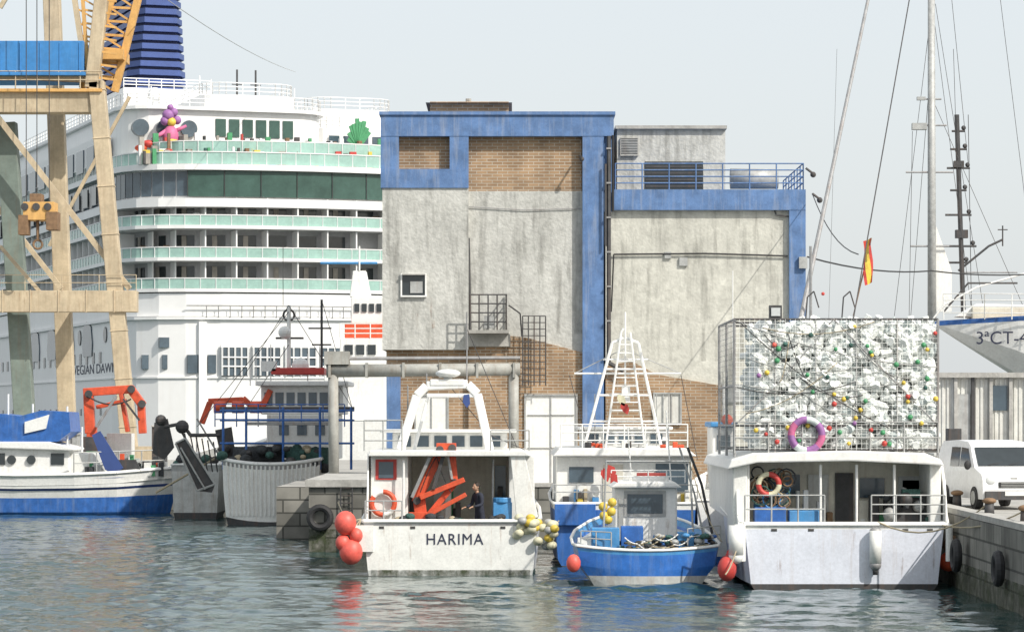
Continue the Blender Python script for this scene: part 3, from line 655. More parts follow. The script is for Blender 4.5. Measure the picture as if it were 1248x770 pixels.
o.pr([(738,545),(757,405),(760,400)],d+1.4,.035,'white'); o.pr([(786,545),(768,405)],d+1.4,.035,'white')
for k in range(13): v=540-k*10; t=k/13; o.pr([(738+19*t,v),(786-18*t,v)],d+1.4,.022,'white')
o.pr([(762,470),(762,380)],d+1.9,.03,'white'); o.pr([(700,455),(830,455)],d+1.9,.03,'white'); o.pr([(735,438),(790,438)],d+1.9,.03,'white'); 
o.pr([(700,455),(760,425),(830,455)],d+1.9,.015,'galv')
o.pb(758,768,470,490,d+1.6,.3,'white'); o.pr([(694,457),(716,540)],d+1.9,.012,'steel_dark'); o.pr([(830,457),(850,560)],d+1.9,.012,'steel_dark')
for u in(725,800,815): o.pr([(u,546),(u,480)],d+2,.018,'galv')
o.part('gear',bevel=.02)
o.pb(676,726,614,640,d-.2,.5,'blue'); 
for i in range(22): u=random.uniform(680,840); o.pb(u,u+random.uniform(4,9),random.uniform(594,612),625,d+random.uniform(.1,.5),.3,random.choice(['yellow','galv','green','blue_light','white','steel_dark','net','rope']))
for i in range(16): u=random.uniform(690,832); o.pb(u,u+random.uniform(3,8),random.uniform(537,542),546,d+random.uniform(.6,2.4),.3,random.choice(['galv','white_dirty','steel_dark','rope','orange']))
o.part('flags'); 
for u,v,m_ in((733,572,'red'),(741,566,'red'),(753,480,'buoy_cream'),(757,490,'red')): o.pext([(u,v),(u+8,v+3),(u+10,v+9),(u+8,v+15),(u+3,v+12),(u-1,v+6)],d+.1,.02,m_)
o.done()
# ------------------------------------------------------------------ small blue boat (C)
o=Obj('small_blue_boat'); d=83.5; xc=X(790,d); o.part('hull')
hw=(X(882,d)-X(700,d))/2
fl=[(0,.95),(.12,1),(.35,1),(.55,.93),(.75,.7),(.9,.36),(1,.03)]
o.hull(xc,d+.35,9,[(1,1.1),(.985,.96),(.95,.55),(.84,.27),(.76,0.0),(.5,-.3),(0,-.4)],['blue_light','blue_boat','blue_boat','hull_grey','hull_grey','steel_dark'],1.9,hw,deck=.28,fl=fl,rim='white',rimr=.045,crown=.35)
o.part('wheelhouse',bevel=.05)
o.box(X(752,d),X(830,d),d+2,d+4.2,.7,Z(596,d),'white'); o.ext([(X(746,d),Z(596,d)),(X(756,d),Z(588,d)),(X(826,d),Z(588,d)),(X(836,d),Z(596,d))],d+1.7,d+4.5,'white')
o.part('windows'); o.box(X(768,d),X(812,d),d+1.95,d+2,Z(628,d),Z(604,d),'glass_win'); o.box(X(764,d),X(816,d),d+1.965,d+1.995,Z(632,d),Z(600,d),'galv'); o.box(X(757,d),X(763,d),d+1.96,d+2,.8,Z(610,d),'galv')
o.part('stains'); o.sheet(753,829,632,660,d+1.994,'rust_drips')
o.part('liferaft',True); o.rod(P(776,582,d+2.6),P(812,582,d+2.6),.15,'redbuoy',12); o.rod(P(770,585,d+2.4),P(815,585,d+2.4),.1,'white',8)
o.part('frame')
for u in(735,845): o.pr([(u,660),(u+ (4 if u<790 else -4),560)],d+1,.03,'galv')
o.pr([(738,562),(842,562)],d+1,.03,'galv'); o.rail([P(745,588,d+1.8),P(835,588,d+1.8)],.35,.018,'white',2,.5)
o.pr([(838,545),(855,590),(868,650)],d+2,.04,'steel_dark'); o.pr([(828,545),(846,600),(858,655)],d+1.4,.03,'galv'); o.pr([(812,500),(818,590)],d+2.3,.02,'white'); o.pr([(765,520),(770,590)],d+2.3,.02,'white')
o.rail([P(708,664,d+.5),P(745,666,d+.3)],.4,.018,'galv',2,.5); o.rail([P(838,664,d+.3),P(878,660,d+.5)],.45,.018,'galv',2,.4)
o.part('crates',bevel=.02); o.pb(721,755,643,672,d+.5,.6,'blue_light'); o.pb(757,784,641,668,d+.9,.6,'blue'); o.pb(826,846,648,668,d+.6,.4,'blue_light'); o.pb(704,716,655,672,d+.6,.3,'white')
o.part('floats',True)
for u,v in((735,617),(745,623),(736,628),(746,612),(741,633)): o.sph(P(u,v,d+1.5),.13,'yellow',n=12)
o.part('pennants')
for u,v in((735,570),(744,576)): o.pext([(u,v),(u+8,v+2),(u+9,v+12),(u+4,v+10),(u,v+13)],d+1.1,.02,'red')
o.part('fenders',True)
for u,v,r in((699,686,.2),(887,690,.26),(893,678,.2)): o.sph(P(u,v,d-.05),r,'redbuoy' if u<800 else 'red',sz=1.25,n=14)
o.part('net_pile',True)
for i in range(110): u=random.uniform(755,872); o.sph(P(u,random.uniform(657,671)-(5 if u>800 else 0),d+random.uniform(.3,1.4)),random.uniform(.05,.14),random.choice(['net','net','net_green','blue','net_green','galv','steel_dark','net','blue_light']),sz=.6,n=8)
for i in range(10): o.path(sag(P(random.uniform(760,870),random.uniform(650,668),d+.3),P(random.uniform(760,870),random.uniform(650,668),d+.4),.12),.02,random.choice(['rope','blue_light','white']),5)
o.path(sag(P(840,560,d+1),P(880,660,d),.3),.015,'rope'); o.done()
# ------------------------------------------------------------------ boat D with pot cage
o=Obj('pot_fishing_boat'); d=82; xc=X(1029,d); hw=(X(1157,d)-X(902,d))/2; o.part('hull')
o.hull(xc,d,17,[(1,1.75),(.99,1.62),(.96,.9),(.93,.14),(.9,0),(.6,-.5),(0,-.6)],['white','hull_shade_tint','hull_shade_tint','steel_dark','steel_dark','steel_dark'],3.2,hw,deck=.65,rimr=.07)
o.part('bulwark_sides',bevel=.02)
for sg in(-1,1):
    x=xc+sg*hw
    o.exx([(d+.0,1.7),(d+12,1.9),(d+12,3.3),(d+1.4,3.35),(d+.9,2.9),(d+.5,2.0)],x-.04,x+.04,'white_dirty')
    o.rod((x,d-.06,.75),(x,d-.06,1.75),.16 if sg<0 else .1,'white_dirty',10)
o.part('scuppers')
for u in(940,985,1100,1130): o.pb(u,u+7,644,647,d-.012,.02,'steel_dark')
o.part('rust_stains')
for u in(936,981,1040,1096,1126): o.sheet(u,u+17,647,704,d-.006,'rust_drips')
o.part('shelter',bevel=.04)
o.ext([(X(888,d),Z(572,d)),(X(893,d),Z(560,d)),(X(920,d),Z(552,d)),(X(1040,d),Z(549,d)),(X(1130,d),Z(552,d)),(X(1150,d),Z(560,d)),(X(1154,d),Z(568,d)),(X(1130,d),Z(566,d)),(X(1040,d),Z(562,d)),(X(925,d),Z(564,d))],d+.5,d+11,'white')
o.box(X(905,d),X(1150,d),d+3.0,d+3.2,1.1,Z(562,d),'cream')
for u0,u1 in((896,914),(1138,1152)): o.box(X(u0,d),X(u1,d),d+.8,d+3.0,1.1,Z(564,d),'white_dirty')
o.part('doors_windows')
for u0,u1,v0,v1,m_ in((985,1010,578,640,'hull_grey'),(1018,1040,576,640,'steel_dark'),(1048,1078,582,606,'glass_win'),(1095,1128,580,640,'hull_grey'),(932,975,578,605,'glass_win'),(1100,1122,585,600,'glass_win')): o.pb(u0,u1,v0,v1,d+2.93,.06,m_)
for u in(912,1000,1044,1090,1134): o.pr([(u,566),(u,640)],d+.9,.04,'white')
o.part('rails'); o.rail([P(908,637,d+.05),P(1005,637,d+.05)],.75,.022,'galv',2,.8); o.rail([P(1062,637,d+.05),P(1152,637,d+.05)],.75,.022,'galv',3,.7)
o.part('gear',bevel=.02)
o.pb(920,958,618,640,d+.8,.6,'blue'); o.pb(962,1000,622,640,d+1,.6,'blue_light'); o.pb(1088,1135,604,640,d+1.4,.5,'steel_dark'); o.pb(1100,1122,596,606,d+1.2,.4,'net_green')
for i in range(34): u=random.uniform(918,1140); o.pb(u,u+random.uniform(4,12),random.uniform(596,632),640,d+random.uniform(1.8,2.8),.3,random.choice(['steel_dark','wood','galv','green','white_dirty','hull_grey','cream','blue_light']))
o.part('gear_round',True)
o.torus(P(937,590,d+.9),.28,.075,['red','buoy_cream'],n=20)
for i in range(30): o.torus(P(random.uniform(922,960),random.uniform(575,612),d+random.uniform(1,1.4)),random.uniform(.12,.3),.025,[random.choice(['wood','rope','net','net_green','blue_light'])],n=12,k=5)
for i in range(16): o.sph(P(random.uniform(1080,1140),random.uniform(596,634),d+random.uniform(1,1.6)),random.uniform(.08,.2),random.choice(['net','net_green','galv','steel_dark']),n=8)
o.part('exhaust_fender',True); o.rod(P(1067,646,d-.18),P(1067,686,d-.18),.16,'white_dirty',14); o.sph(P(1067,688,d-.18),.16,'steel',n=14); o.sph(P(1067,646,d-.18),.16,'steel',n=14,sz=.5); o.rod(P(1067,690,d-.18),P(1067,700,d-.18),.08,'steel_dark')
o.rod(P(897,640,d-.2),P(897,676,d-.2),.2,'white',14); o.sph(P(897,678,d-.2),.2,'white',n=14); o.sph(P(886,693,d-.2),.26,'red',n=14,sz=1.3)
o.part('fender_buoys',True)
for u,v in((1161,664),(1156,684)): o.sph(P(u,v,d+.6),.27,'wood' if v<670 else 'orange',n=14)
o.part('mooring_rope'); o.path(sag(P(1070,636,d),(12.5,79.5,2.4),.5),.022,'rope'); o.path(sag(P(1148,640,d),(12.35,73,2.4),.2),.022,'rope')
o.path(sag(P(905,640,d),P(884,700,d-1),.2),.02,'rope')
o.part('pot_cage')
x0,x1=X(895,d+.8),X(1143,d+.8); y0,y1=d+.8,d+6.8; z0,z1=Z(552,d+.8),Z(389,d+.8)
for y in(y0,(y0+y1)/2,y1):
    for x in(x0,x1): o.rod((x,y,z0-.1),(x,y,z1),.04,'steel')
    for z in(z1,z0+.1,z0+.75): o.rod((x0,y,z),(x1,y,z),.03,'steel_dark')
for x in(x0,x1):
    for z in(z1,z0+.75,(z0+z1)/2): o.rod((x,y0,z),(x,y1,z),.03,'steel')
for k in range(1,5): x=x0+(x1-x0)*k/5; o.rod((x,y0,z0),(x,y0,z1),.022,'steel')
o.path([(x0,y0-.02,z0+.75),(x0+1.2,y0-.02,z0+1.9),(x0+2.7,y0-.02,z1)],.02,'steel'); o.rod((x1,y0-.02,z0+.75),(x0+2.7,y0-.02,z1),.02,'steel')
o.rail([(x0,y0-.05,z0),(x1,y0-.05,z0)],.85,.022,'galv',2,.9)
o.part('netting')
for k in range(1,40): x=x0+(x1-x0)*k/40; o.rod((x,y0-.03,z0+.1),(x,y0-.03,z1),.005,'pots',3)
for k in range(1,28): z=z0+(z1-z0)*k/28; o.rod((x0,y0-.03,z),(x1,y0-.03,z),.005,'pots',3)
for k in range(1,24): z=z0+(z1-z0)*k/24; o.rod((x0,y0,z),(x0,y1,z),.006,'galv',3); 
for k in range(1,24): y=y0+(y1-y0)*k/24; o.rod((x0,y,z0),(x0,y,z1),.006,'galv',3)
o.part('octopus_pots')
def pot(c,ax,L,r,m):
    ax=Vector(ax).normalized(); c=Vector(c)
    o.rod(c-ax*L*.5,c+ax*L*.25,r,m,7,r*.95); o.rod(c+ax*L*.25,c+ax*L*.42,r*.95,m,7,r*.4); o.rod(c+ax*L*.42,c+ax*L*.52,r*.35,m,5)
xm0=x0+.6
for i in range(2100):
    x=random.uniform(xm0,x1-.1); y=y0+.12+4.5*random.random()**2.6; z=random.uniform(z0+.2,z1-.06-.3*random.random()*(1 if x<x0+1.6 else 0))
    pot((x,y,z),(random.gauss(0,1),random.gauss(0,.6),random.gauss(0,.8)),random.uniform(.28,.42),random.uniform(.09,.13),'pots' if random.random()<.85 else 'pots2')
o.part('pot_sacks',True)
for i in range(170):
    o.sph((random.uniform(xm0+.15,x1-.2),y0+random.uniform(.5,1.6),random.uniform(z0+.3,z1-.35)),random.uniform(.22,.4),'pots',sz=random.uniform(.8,1.2),n=8,k=6)
o.part('pot_floats',True)
for i in range(52):
    x=random.uniform(x0+.5,x1-.05); z=random.uniform(z0+.2,z1-.1); o.sph((x,y0-.03,z),random.uniform(.055,.08),random.choice(['red','green','yellow','green','yellow','redbuoy','purple','green','net_green']),n=10)
for i in range(14): o.path(sag((random.uniform(x0,x1),y0-.04,random.uniform(z0+1.5,z1)),(random.uniform(x0,x1),y0-.04,random.uniform(z0+.5,z1)),.25),.014,random.choice(['rope','steel_dark','galv']),5)
o.part('lifebuoy',True); o.torus(P(983,530,d+.7),.42,.1,['purple','pots2','purple','pink'],n=24)
o.part('deck_lamps'); o.pb(938,953,372,389,d+.8,.3,'steel_dark'); o.rod(P(945,389,d+1),P(945,372,d+1),.03,'steel_dark'); o.pb(940,951,375,385,d+.77,.05,'headlamp')
for u in(988,1032): o.path([P(u-6,389,d+2),P(u-4,362,d+2),P(u+4,355,d+2),P(u+10,375,d+2)],.02,'steel_dark')
o.sph(P(1003,358,d+2),.05,'red')
o.part('derrick'); o.rod(P(976,389,d+3),P(1058,0,d+12),.07,'steel',8,.05); o.rod(P(1058,0,d+12),P(1080,-110,d+14),.05,'steel',8)
o.rod(P(988,389,d+3),P(988,300,d+3),.04,'steel'); o.path([P(1040,389,d+3),P(1110,-10,d+12)],.018,'steel_dark'); o.path([P(1010,389,d+4),P(1020,60,d+10)],.005,'steel_dark')
o.part('antennas'); o.rod(P(893,470,d+6),P(893,330,d+6),.015,'white')
o.done()
o=Obj('spanish_flag'); d=90; o.part('staff'); o.path([P(1040,385,d),P(1062,290,d)],.02,'wood')
o.part('cloth',True)
for k,(m_) in enumerate(['red','yellow','yellow','red']):
    for j in range(6):
        f=lambda i,jj:P(1052+i*2.5+jj*.3+math.sin(jj*1.1+i)*1.2,294+jj*9-i*1.0,d+math.sin(jj*.9+i)*.08)
        o.add([f(k,j),f(k+1,j),f(k+1,j+1),f(k,j+1)],[(0,1,2,3)],m_)
o.done()
o=Obj('moored_dinghy'); d=97; o.part('hull'); o.hull(X(884,d),d,9,[(1,2.0),(.98,1.7),(.93,.8),(.9,.2),(.85,0),(.5,-.3),(0,-.4)],['white','white_dirty','white_dirty','blue','blue','blue'],2.7,.95,deck=.5)
o.part('cabin',bevel=.04); o.pb(868,896,520,590,d+1.5,2.5,'white'); o.pb(866,899,514,520,d+1.2,3,'blue_light'); o.part('window'); o.pb(874,890,530,548,d+1.45,.1,'glass_win'); o.part('mast'); o.pr([(882,514),(882,470)],d+2,.03,'white'); o.sph(P(886,512,d+1.3),.2,'orange'); o.done()
# ------------------------------------------------------------------ trawler mid-left
o=Obj('stern_trawler'); d=131; xc=X(329,d); hw=(X(392,d)-X(267,d))/2; o.part('hull')
o.hull(xc,d+.6,18,[(1,2.85),(.99,2.6),(.97,1.5),(.92,.35),(.88,0),(.6,-.5),(0,-.6)],['steel','white_dirty','white_dirty','steel_dark','steel_dark','steel_dark'],4,hw,deck=.7,rimr=.08,crown=.6)
o.part('hull_ribs')
for k in range(1,22):
    f=-1+2*k/22; q=-.6*(1-f*f); zt=2.75-.2*(1-f*f); o.rod((xc+hw*.955*f,d+.57+q,zt),(xc+hw*.89*f,d+.57+q,.4),.045,'white',5)
o.part('wheelhouse',bevel=.05)
o.pb(325,410,505,560,d+7,5,'white_dirty'); o.pb(318,418,470,505,d+8,4.5,'white'); o.pb(312,424,464,470,d+7.5,5.5,'white'); o.pb(330,395,448,456,d+8,3,'red')
o.part('windows')
for k in range(7): o.pb(322+k*13.5,332+k*13.5,478,494,d+7.95,.06,'glass_win')
for k in range(3): o.pb(340+k*22,352+k*22,515,530,d+6.95,.06,'glass_win')
o.part('gantry',bevel=.02)
for u in(272,300,345,390,428): o.pr([(u,496),(u,572)],d+1,.06,'blue',8)
for v in(500,512,540): o.pr([(268,v),(432,v)],d+1,.05,'blue',8)
o.pr([(268,498),(432,498)],d+5,.1,'steel_dark',8); o.rail([P(262,520,d+4),P(420,520,d+4)],1,.03,'blue',3,1); o.pb(300,400,514,518,d+1,3,'steel')
o.part('winch_nets',True)
o.rod(P(285,562,d+2),P(345,562,d+2),.65,'net',16); o.rod(P(350,560,d+2),P(400,560,d+2),.55,'net_green',16)
for i in range(70): o.sph(P(random.uniform(270,395),random.uniform(545,572),d+random.uniform(.5,3)),random.uniform(.12,.3),random.choice(['net','net','net_green','net','steel_dark','rope']),sz=.8,n=8)
o.part('mast')
o.pr([(352,450),(352,372)],d+9,.1,'white'); o.pr([(340,388),(366,388)],d+9,.05,'white'); o.pr([(336,412),(370,412)],d+9,.05,'steel_dark'); o.pr([(392,448),(392,365)],d+9,.06,'steel_dark'); o.pr([(376,400),(404,400)],d+9,.04,'steel_dark'); o.pr([(380,420),(404,420)],d+9,.04,'steel_dark')
o.torus(P(352,384,d+9),.25,.05,['steel_dark']); o.sph(P(347,405,d+8.8),.3,'white'); o.sph(P(366,446,d+8.8),.4,'white'); o.pb(318,336,440,452,d+8,.8,'white'); 
for a,b in(((352,372),(272,498)),((352,372),(430,498)),((392,365),(430,500)),((300,498),(352,420)),((352,380),(240,520)),((345,372),(345,300))): o.pr([a,b],d+6,.015,'steel_dark')
for u in(305,312,330,375,410): o.pr([(u,470),(u,415+(u%7)*4)],d+9,.025,'white')
o.part('liferafts',True)
for u in(268,290,312): o.rod(P(u-7,496,d+6),P(u+7,496,d+6),.28,'orange',12)
o.part('knuckle_boom',bevel=.03)
for i,(a,b) in enumerate((((246,516),(256,490)),((254,489),(296,487)),((296,485),(312,500)),((320,495),(330,475)))): o.beam(P(*a,d+8),P(*b,d+8),.26,.3+i*.02,'orange')
o.part('trawl_doors')
for (p,dd) in(([(214,540),(226,534),(262,590),(258,600),(240,598)],d+1),([(262,524),(282,520),(290,575),(276,588)],d+2),([(188,515),(204,510),(212,545),(200,560),(186,552)],d+3)): o.pext(p,dd,.15,'steel_dark')
o.pr([(214,540),(226,534),(262,590),(240,598),(214,540)],d+.95,.05,'galv'); o.pr([(220,545),(250,596)],d+.9,.04,'galv')
o.pr([(200,520),(222,516),(232,530),(268,530)],d+2,.08,'steel_dark'); o.pr([(216,516),(240,560)],d+2,.05,'steel_dark'); o.sph(P(222,520,d+2),.3,'steel_dark'); o.sph(P(196,512,d+2),.25,'steel_dark'); o.pr([(190,600),(268,555)],d+2.4,.05,'rope'); o.pr([(240,510),(270,560)],d+2,.04,'steel')
for k in range(6): o.pr([(225+k*7,528+k*2),(235+k*6,575)],d+2.2,.03,'steel_dark')
o.done()
o=Obj('work_launch'); d=139; o.part('hull'); o.hull(X(238,d),d,10,[(1,2.5),(.98,2.2),(.93,1.2),(.9,.3),(.85,0),(.5,-.3),(0,-.4)],['galv','hull_grey','hull_grey','steel_dark','steel_dark','steel_dark'],3.2,1.15,deck=.5)
o.part('gear',True)
for i in range(30): o.sph(P(random.uniform(215,262),random.uniform(556,578),d+random.uniform(.3,2)),random.uniform(.15,.35),random.choice(['net','steel_dark','galv','net_green']),n=8)
o.done()
# ------------------------------------------------------------------ blue/white boat far left, side on
o=Obj('coastal_fishing_boat'); d=145; o.part('hull')
def side(us,dd):
    secs=[]
    for u,half,vs in us:
        x=X(u,d); zt=Z(vs,d); f=max(.03,half)
        pts=[(f,zt),(f*.98,zt-.25),(f*.95,zt*.66),(f*.9,zt*.60),(f*.86,zt*.42),(f*.84,.12),(f*.8,0),(f*.4,-.6),(0,-.7)]
        secs.append([(x-( (zt-z)*.28 if u>150 else 0),q,z) for q,z in pts])
    return secs
S=side([(-140,2.2,574),(-60,2.5,577),(20,2.6,579),(90,2.5,578),(140,2.1,576),(175,1.5,573),(200,.8,571),(216,.04,569)],d)
ms=['white','white','navy','white','blue','blue','steel_dark','steel_dark']
yc=d+2.6
for a,b in zip(S,S[1:]):
    for i in range(8):
        for sg in(-1,1): o.add([(q[0],yc+sg*q[1],q[2]) for q in(a[i],a[i+1],b[i+1],b[i])],[(0,1,2,3)],ms[i])
a=S[0]; 
for i in range(8): o.add([(a[i][0],yc-a[i][1],a[i][2]),(a[i][0],yc+a[i][1],a[i][2]),(a[i+1][0],yc+a[i+1][1],a[i+1][2]),(a[i+1][0],yc-a[i+1][1],a[i+1][2])],[(0,1,2,3)],ms[i])
o.add([(s_[0][0],yc-s_[0][1]*.97,s_[0][2]-.5) for s_ in S]+[(s_[0][0],yc+s_[0][1]*.97,s_[0][2]-.5) for s_ in S[::-1]],[tuple(range(16))],'hull_grey')
for sg in(-1,1): o.path([(s_[0][0],yc+sg*s_[0][1],s_[0][2]) for s_ in S],.09,'white'); 
o.path([(s_[2][0],yc-s_[2][1]-.04,s_[2][2]+.45) for s_ in S],.035,'navy')
o.part('cabin',bevel=.05); o.pb(-100,84,543,580,d+1.2,3,'white'); o.pext([(-100,543),(-100,538),(60,538),(90,546),(90,549)],d+.9,3.6,'white'); o.pb(84,130,552,580,d+1.5,2,'white_dirty')
o.part('windows')
for u in(-40,-10,62): o.pb(u,u+16,552,566,d+1.14,.06,'glass_dark')
for u in(14,38): o.rod(P(u,560,d+1.1),P(u,560,d+1.3),.22,'glass_dark',14)
o.part('tarpaulin'); o.pext([(-60,512),(0,504),(24,507),(50,500),(84,502),(86,526),(70,538),(-60,538)],d+1,3.4,'blue'); o.pext([(30,514),(60,505),(56,522),(30,528)],d+.9,.1,'white')
o.part('rigging'); 
for u,v in((10,480),(40,492),(82,495),(100,520)): o.pr([(u,v),(u,578)],d+2,.05,'white')
o.rail([P(90,577,d+.4),P(200,573,d+1.8)],1.0,.03,'galv',2,1.2)
o.pext([(112,530),(122,525),(150,570),(140,578),(128,572)],d+.8,.12,'navy'); o.pext([(140,560),(165,560),(172,574),(140,576)],d+.9,.3,'steel_dark')
for i in range(44):
    u=random.uniform(85,195); o.pb(u,u+random.uniform(3,12),random.uniform(548,572),580,d+random.uniform(1.2,3),.5,random.choice(['white_dirty','galv','blue_light','hull_grey','steel_dark','green','net','orange']))
o.done()
o=Obj('orange_deck_crane'); d=154; o.part('boom',bevel=.03)
for i,(a,b,w_) in enumerate((((112,556),(112,520),.5),((110,528),(108,480),.5),((102,478),(162,474),.42),((158,472),(174,494),.42),((172,490),(174,528),.36),((118,496),(154,488),.2),((148,480),(156,526),.2))): o.beam(P(*a,d),P(*b,d),w_,.45+i*.03,'orange')
o.part('cylinders'); o.beam(P(118,520,d-.5),P(142,482,d-.5),.13,.13,'steel'); o.beam(P(150,486,d-.5),P(170,512,d-.5),.1,.1,'steel_dark'); o.part('pedestal'); o.rod(P(112,568,d),P(112,552,d),.7,'steel_dark',14)
for u,v in((108,480),(160,474),(173,492)): o.rod(P(u,v,d-.42),P(u,v,d+.42),.2,'steel_dark',12)
o.pb(100,126,532,552,d-.45,1.2,'steel_dark'); o.pb(130,160,528,560,d+1,1.4,'white'); o.path(sag(P(106,482,d-.5),P(160,486,d-.5),.35),.04,'rubber',5)
o.done()
for (u,v0,v1,m_,w_) in((185,520,568,'steel_dark',16),(80,530,568,'galv',14),(230,530,568,'white',20)):
    o=Obj('quay_locker'); o.part('box',bevel=.04); d=157; o.pb(u,u+w_,v0,v1+6,d,1.2,m_); o.pb(u-1,u+w_+1,v0-2,v0,d-.1,1.4,'kerb'); o.pb(u+w_*.48,u+w_*.52,v0+3,v1,d-.05,.1,'steel_dark'); o.done()
# ------------------------------------------------------------------ rescue vessel behind
o=Obj('rescue_vessel'); d=206; o.part('hull'); xc=X(440,d)
o.hull(xc,d,24,[(1,4.5),(.99,4),(.97,2),(.94,.3),(.9,0),(.6,-.5),(0,-.6)],['white','white','white','orange','steel_dark','steel_dark'],6.5,4.5,deck=.6)
o.part('superstructure',bevel=.06); o.pb(414,470,412,450,d+3,8,'white'); o.pb(420,470,394,412,d+4,6,'orange'); o.pb(428,470,362,394,d+4.5,5,'white'); o.pb(395,470,440,560,d+2.5,9,'white')
o.pext([(426,362),(430,330),(446,330),(452,362)],d+5,1.2,'white'); o.pb(390,460,319,322,d+5,.2,'blue_light')
o.part('windows'); 
for k in range(4): o.pb(432+k*9,438+k*9,370,380,d+4.4,.1,'glass_dark')
for k in range(3): o.pb(420+k*14,430+k*14,420,432,d+2.9,.1,'glass_dark')
o.part('rails'); o.rail([P(414,412,d+3),P(470,412,d+3)],1,.04,'white',3,1); o.pr([(438,330),(438,300)],d+5,.06,'white'); o.done()
# ------------------------------------------------------------------ right side
o=Obj('corrugated_shed'); d=139; o.part('walls')
o.box(X(1140,d),X(1400,d),d,d+5,2,Z(460,d),'corrug')
for k in range(60): x=X(1142,d)+k*.22; o.box(x,x+.1,d-.05,d,2.02,Z(462,d),'corrug')
o.part('roof'); o.box(X(1136,d),X(1404,d),d-.4,d+5.4,Z(460,d),Z(454,d),'kerb')
o.part('posts')
for u in(1163,1184,1206,1230,1254): o.pb(u,u+4,460,560,d-.25,.2,'kerb' if u%4 else 'steel_dark')
o.part('doors'); o.pb(1166,1182,480,560,d-.12,.1,'galv'); o.pb(1208,1228,470,500,d-.12,.1,'glass_win'); o.done()
o=Obj('quay_wall'); o.box(13.6,80,112,112.3,2,3.5,'concrete'); o.box(13.5,80,111.9,112.4,3.5,3.6,'kerb'); o.done()
o=Obj('equipment_box'); d=110; o.part('box',bevel=.03); o.pb(1140,1180,556,585,d,1.5,'white_dirty'); o.pb(1138,1182,552,556,d-.1,1.7,'hull_grey'); o.pb(1156,1172,522,540,d+.5,.8,'steel_dark'); o.pr([(1164,540),(1164,556)],d+.8,.04,'steel_dark'); o.done()
o=Obj('training_ship'); d=153; o.part('hull')
secs=[]
for i,(u,half,vb) in enumerate([(1147,.05,393),(1175,.7,411),(1205,1.3,430),(1245,2.0,455),(1300,2.7,500),(1360,3.2,560),(1800,3.6,630)]):
    x=X(u,d); zt=Z(389,d)+min(u-1147,200)*.002; zb_=Z(vb,d); secs.append([(x,half,zt),(x,half*.99,zt-.25),(x,half*.92,zt+(zb_-zt)*.6),(x,half*.5,zt+(zb_-zt)*.97),(x,0,zb_)])
mm=['blue','white','white','white']
for a,b in zip(secs,secs[1:]):
    for i in range(4):
        for sg in(-1,1): o.add([(q[0],d+3+sg*q[1],q[2]) for q in(a[i],a[i+1],b[i+1],b[i])],[(0,1,2,3)],mm[i])
o.add([(s_[0][0],d+3-s_[0][1],s_[0][2]-.1) for s_ in secs]+[(s_[0][0],d+3+s_[0][1],s_[0][2]-.1) for s_ in secs[::-1]],[tuple(range(14))],'wood')
o.part('deckhouse',bevel=.05); o.pb(1185,1290,374,390,d+2.2,2,'cream'); o.pext([(1165,386),(1190,370),(1280,372),(1280,390)],d+2.5,1,'white')
o.part('rails')
o.rail([P(1150,389,d+2),P(1200,389,d+1.2),P(1300,390,d)],1.3,.03,'white',4,1.3); o.path([P(1130,398,d+3),P(1150,372,d+3),P(1190,350,d+3),P(1260,330,d+3)],.05,'white')
o.path([P(1150,380,d+3),P(1180,345,d+3),P(1240,345,d+3)],.05,'steel_dark')
o.part('main_mast',True); o.rod(P(1136,480,d+5),P(1135,-30,d+5),.24,'galv',12,.18); 
o.part('spreaders')
for v,w_ in((121,14),(153,22),(210,32),(300,26)): o.pr([(1136-w_,v),(1136+w_*.8,v)],d+5,.05,'steel')
o.pb(1112,1130,150,158,d+4.9,.4,'galv'); o.pb(1118,1128,118,122,d+4.9,.3,'galv'); o.pext([(1139,270),(1160,330),(1160,380),(1139,380)],d+5.2,.2,'white')
o.part('stays')
for a,b in(((1136,5),(1090,385)),((1136,5),(1185,385)),((1136,60),(1110,385)),((1140,5),(1200,385)),((1162,60),(1172,385)),((1136,120),(1250,380)),((1112,160),(1108,385)),((1160,0),(1180,200)),((1218,-10),(1260,330))): o.pr([a,b],d+5,.014,'steel_dark',4)
o.part('fore_mast'); o.pr([(1166,140),(1174,380)],d+8,.13,'steel_dark',8)
for v,w_ in((160,8),(182,10),(205,14),(232,10),(262,16),(300,22),(320,12)): o.pr([(1168-w_,v),(1168+w_,v)],d+8,.06,'steel_dark'); o.sph(P(1168+w_*.8,v-4,d+8),.13,'steel_dark',n=6,k=5)
o.pb(1163,1175,196,204,d+7.8,.4,'steel_dark'); o.pb(1165,1180,280,290,d+7.8,.4,'steel_dark'); o.pr([(1168,330),(1205,300),(1222,292)],d+8,.06,'steel_dark'); o.pr([(1222,275),(1222,300)],d+8,.04,'steel_dark'); o.pr([(1216,280),(1228,280)],d+8,.03,'steel_dark')
o.pr([(1174,332),(1240,332)],d+8,.04,'steel'); o.pr([(1180,140),(1184,380)],d+8,.02,'steel_dark')
r=o.done(); 
text(r,'registration','3ªCT-4',P(1221,419,154.2),.92,'text_dark',rotz=math.radians(-16),rotx=92)
o=Obj('overhead_cable'); o.path(sag(P(984,313,122.5),P(1135,330,140),.25)+sag(P(1135,330,140),P(1300,330,145),.2),.035,'rubber',5); o.path(sag(P(990,236,123),P(1046,310,95),.5),.02,'rubber',5); o.done()
o=Obj('crane_cable'); o.path(sag(P(190,-10,176),P(360,88,290),.5),.025,'galv',4); o.done()
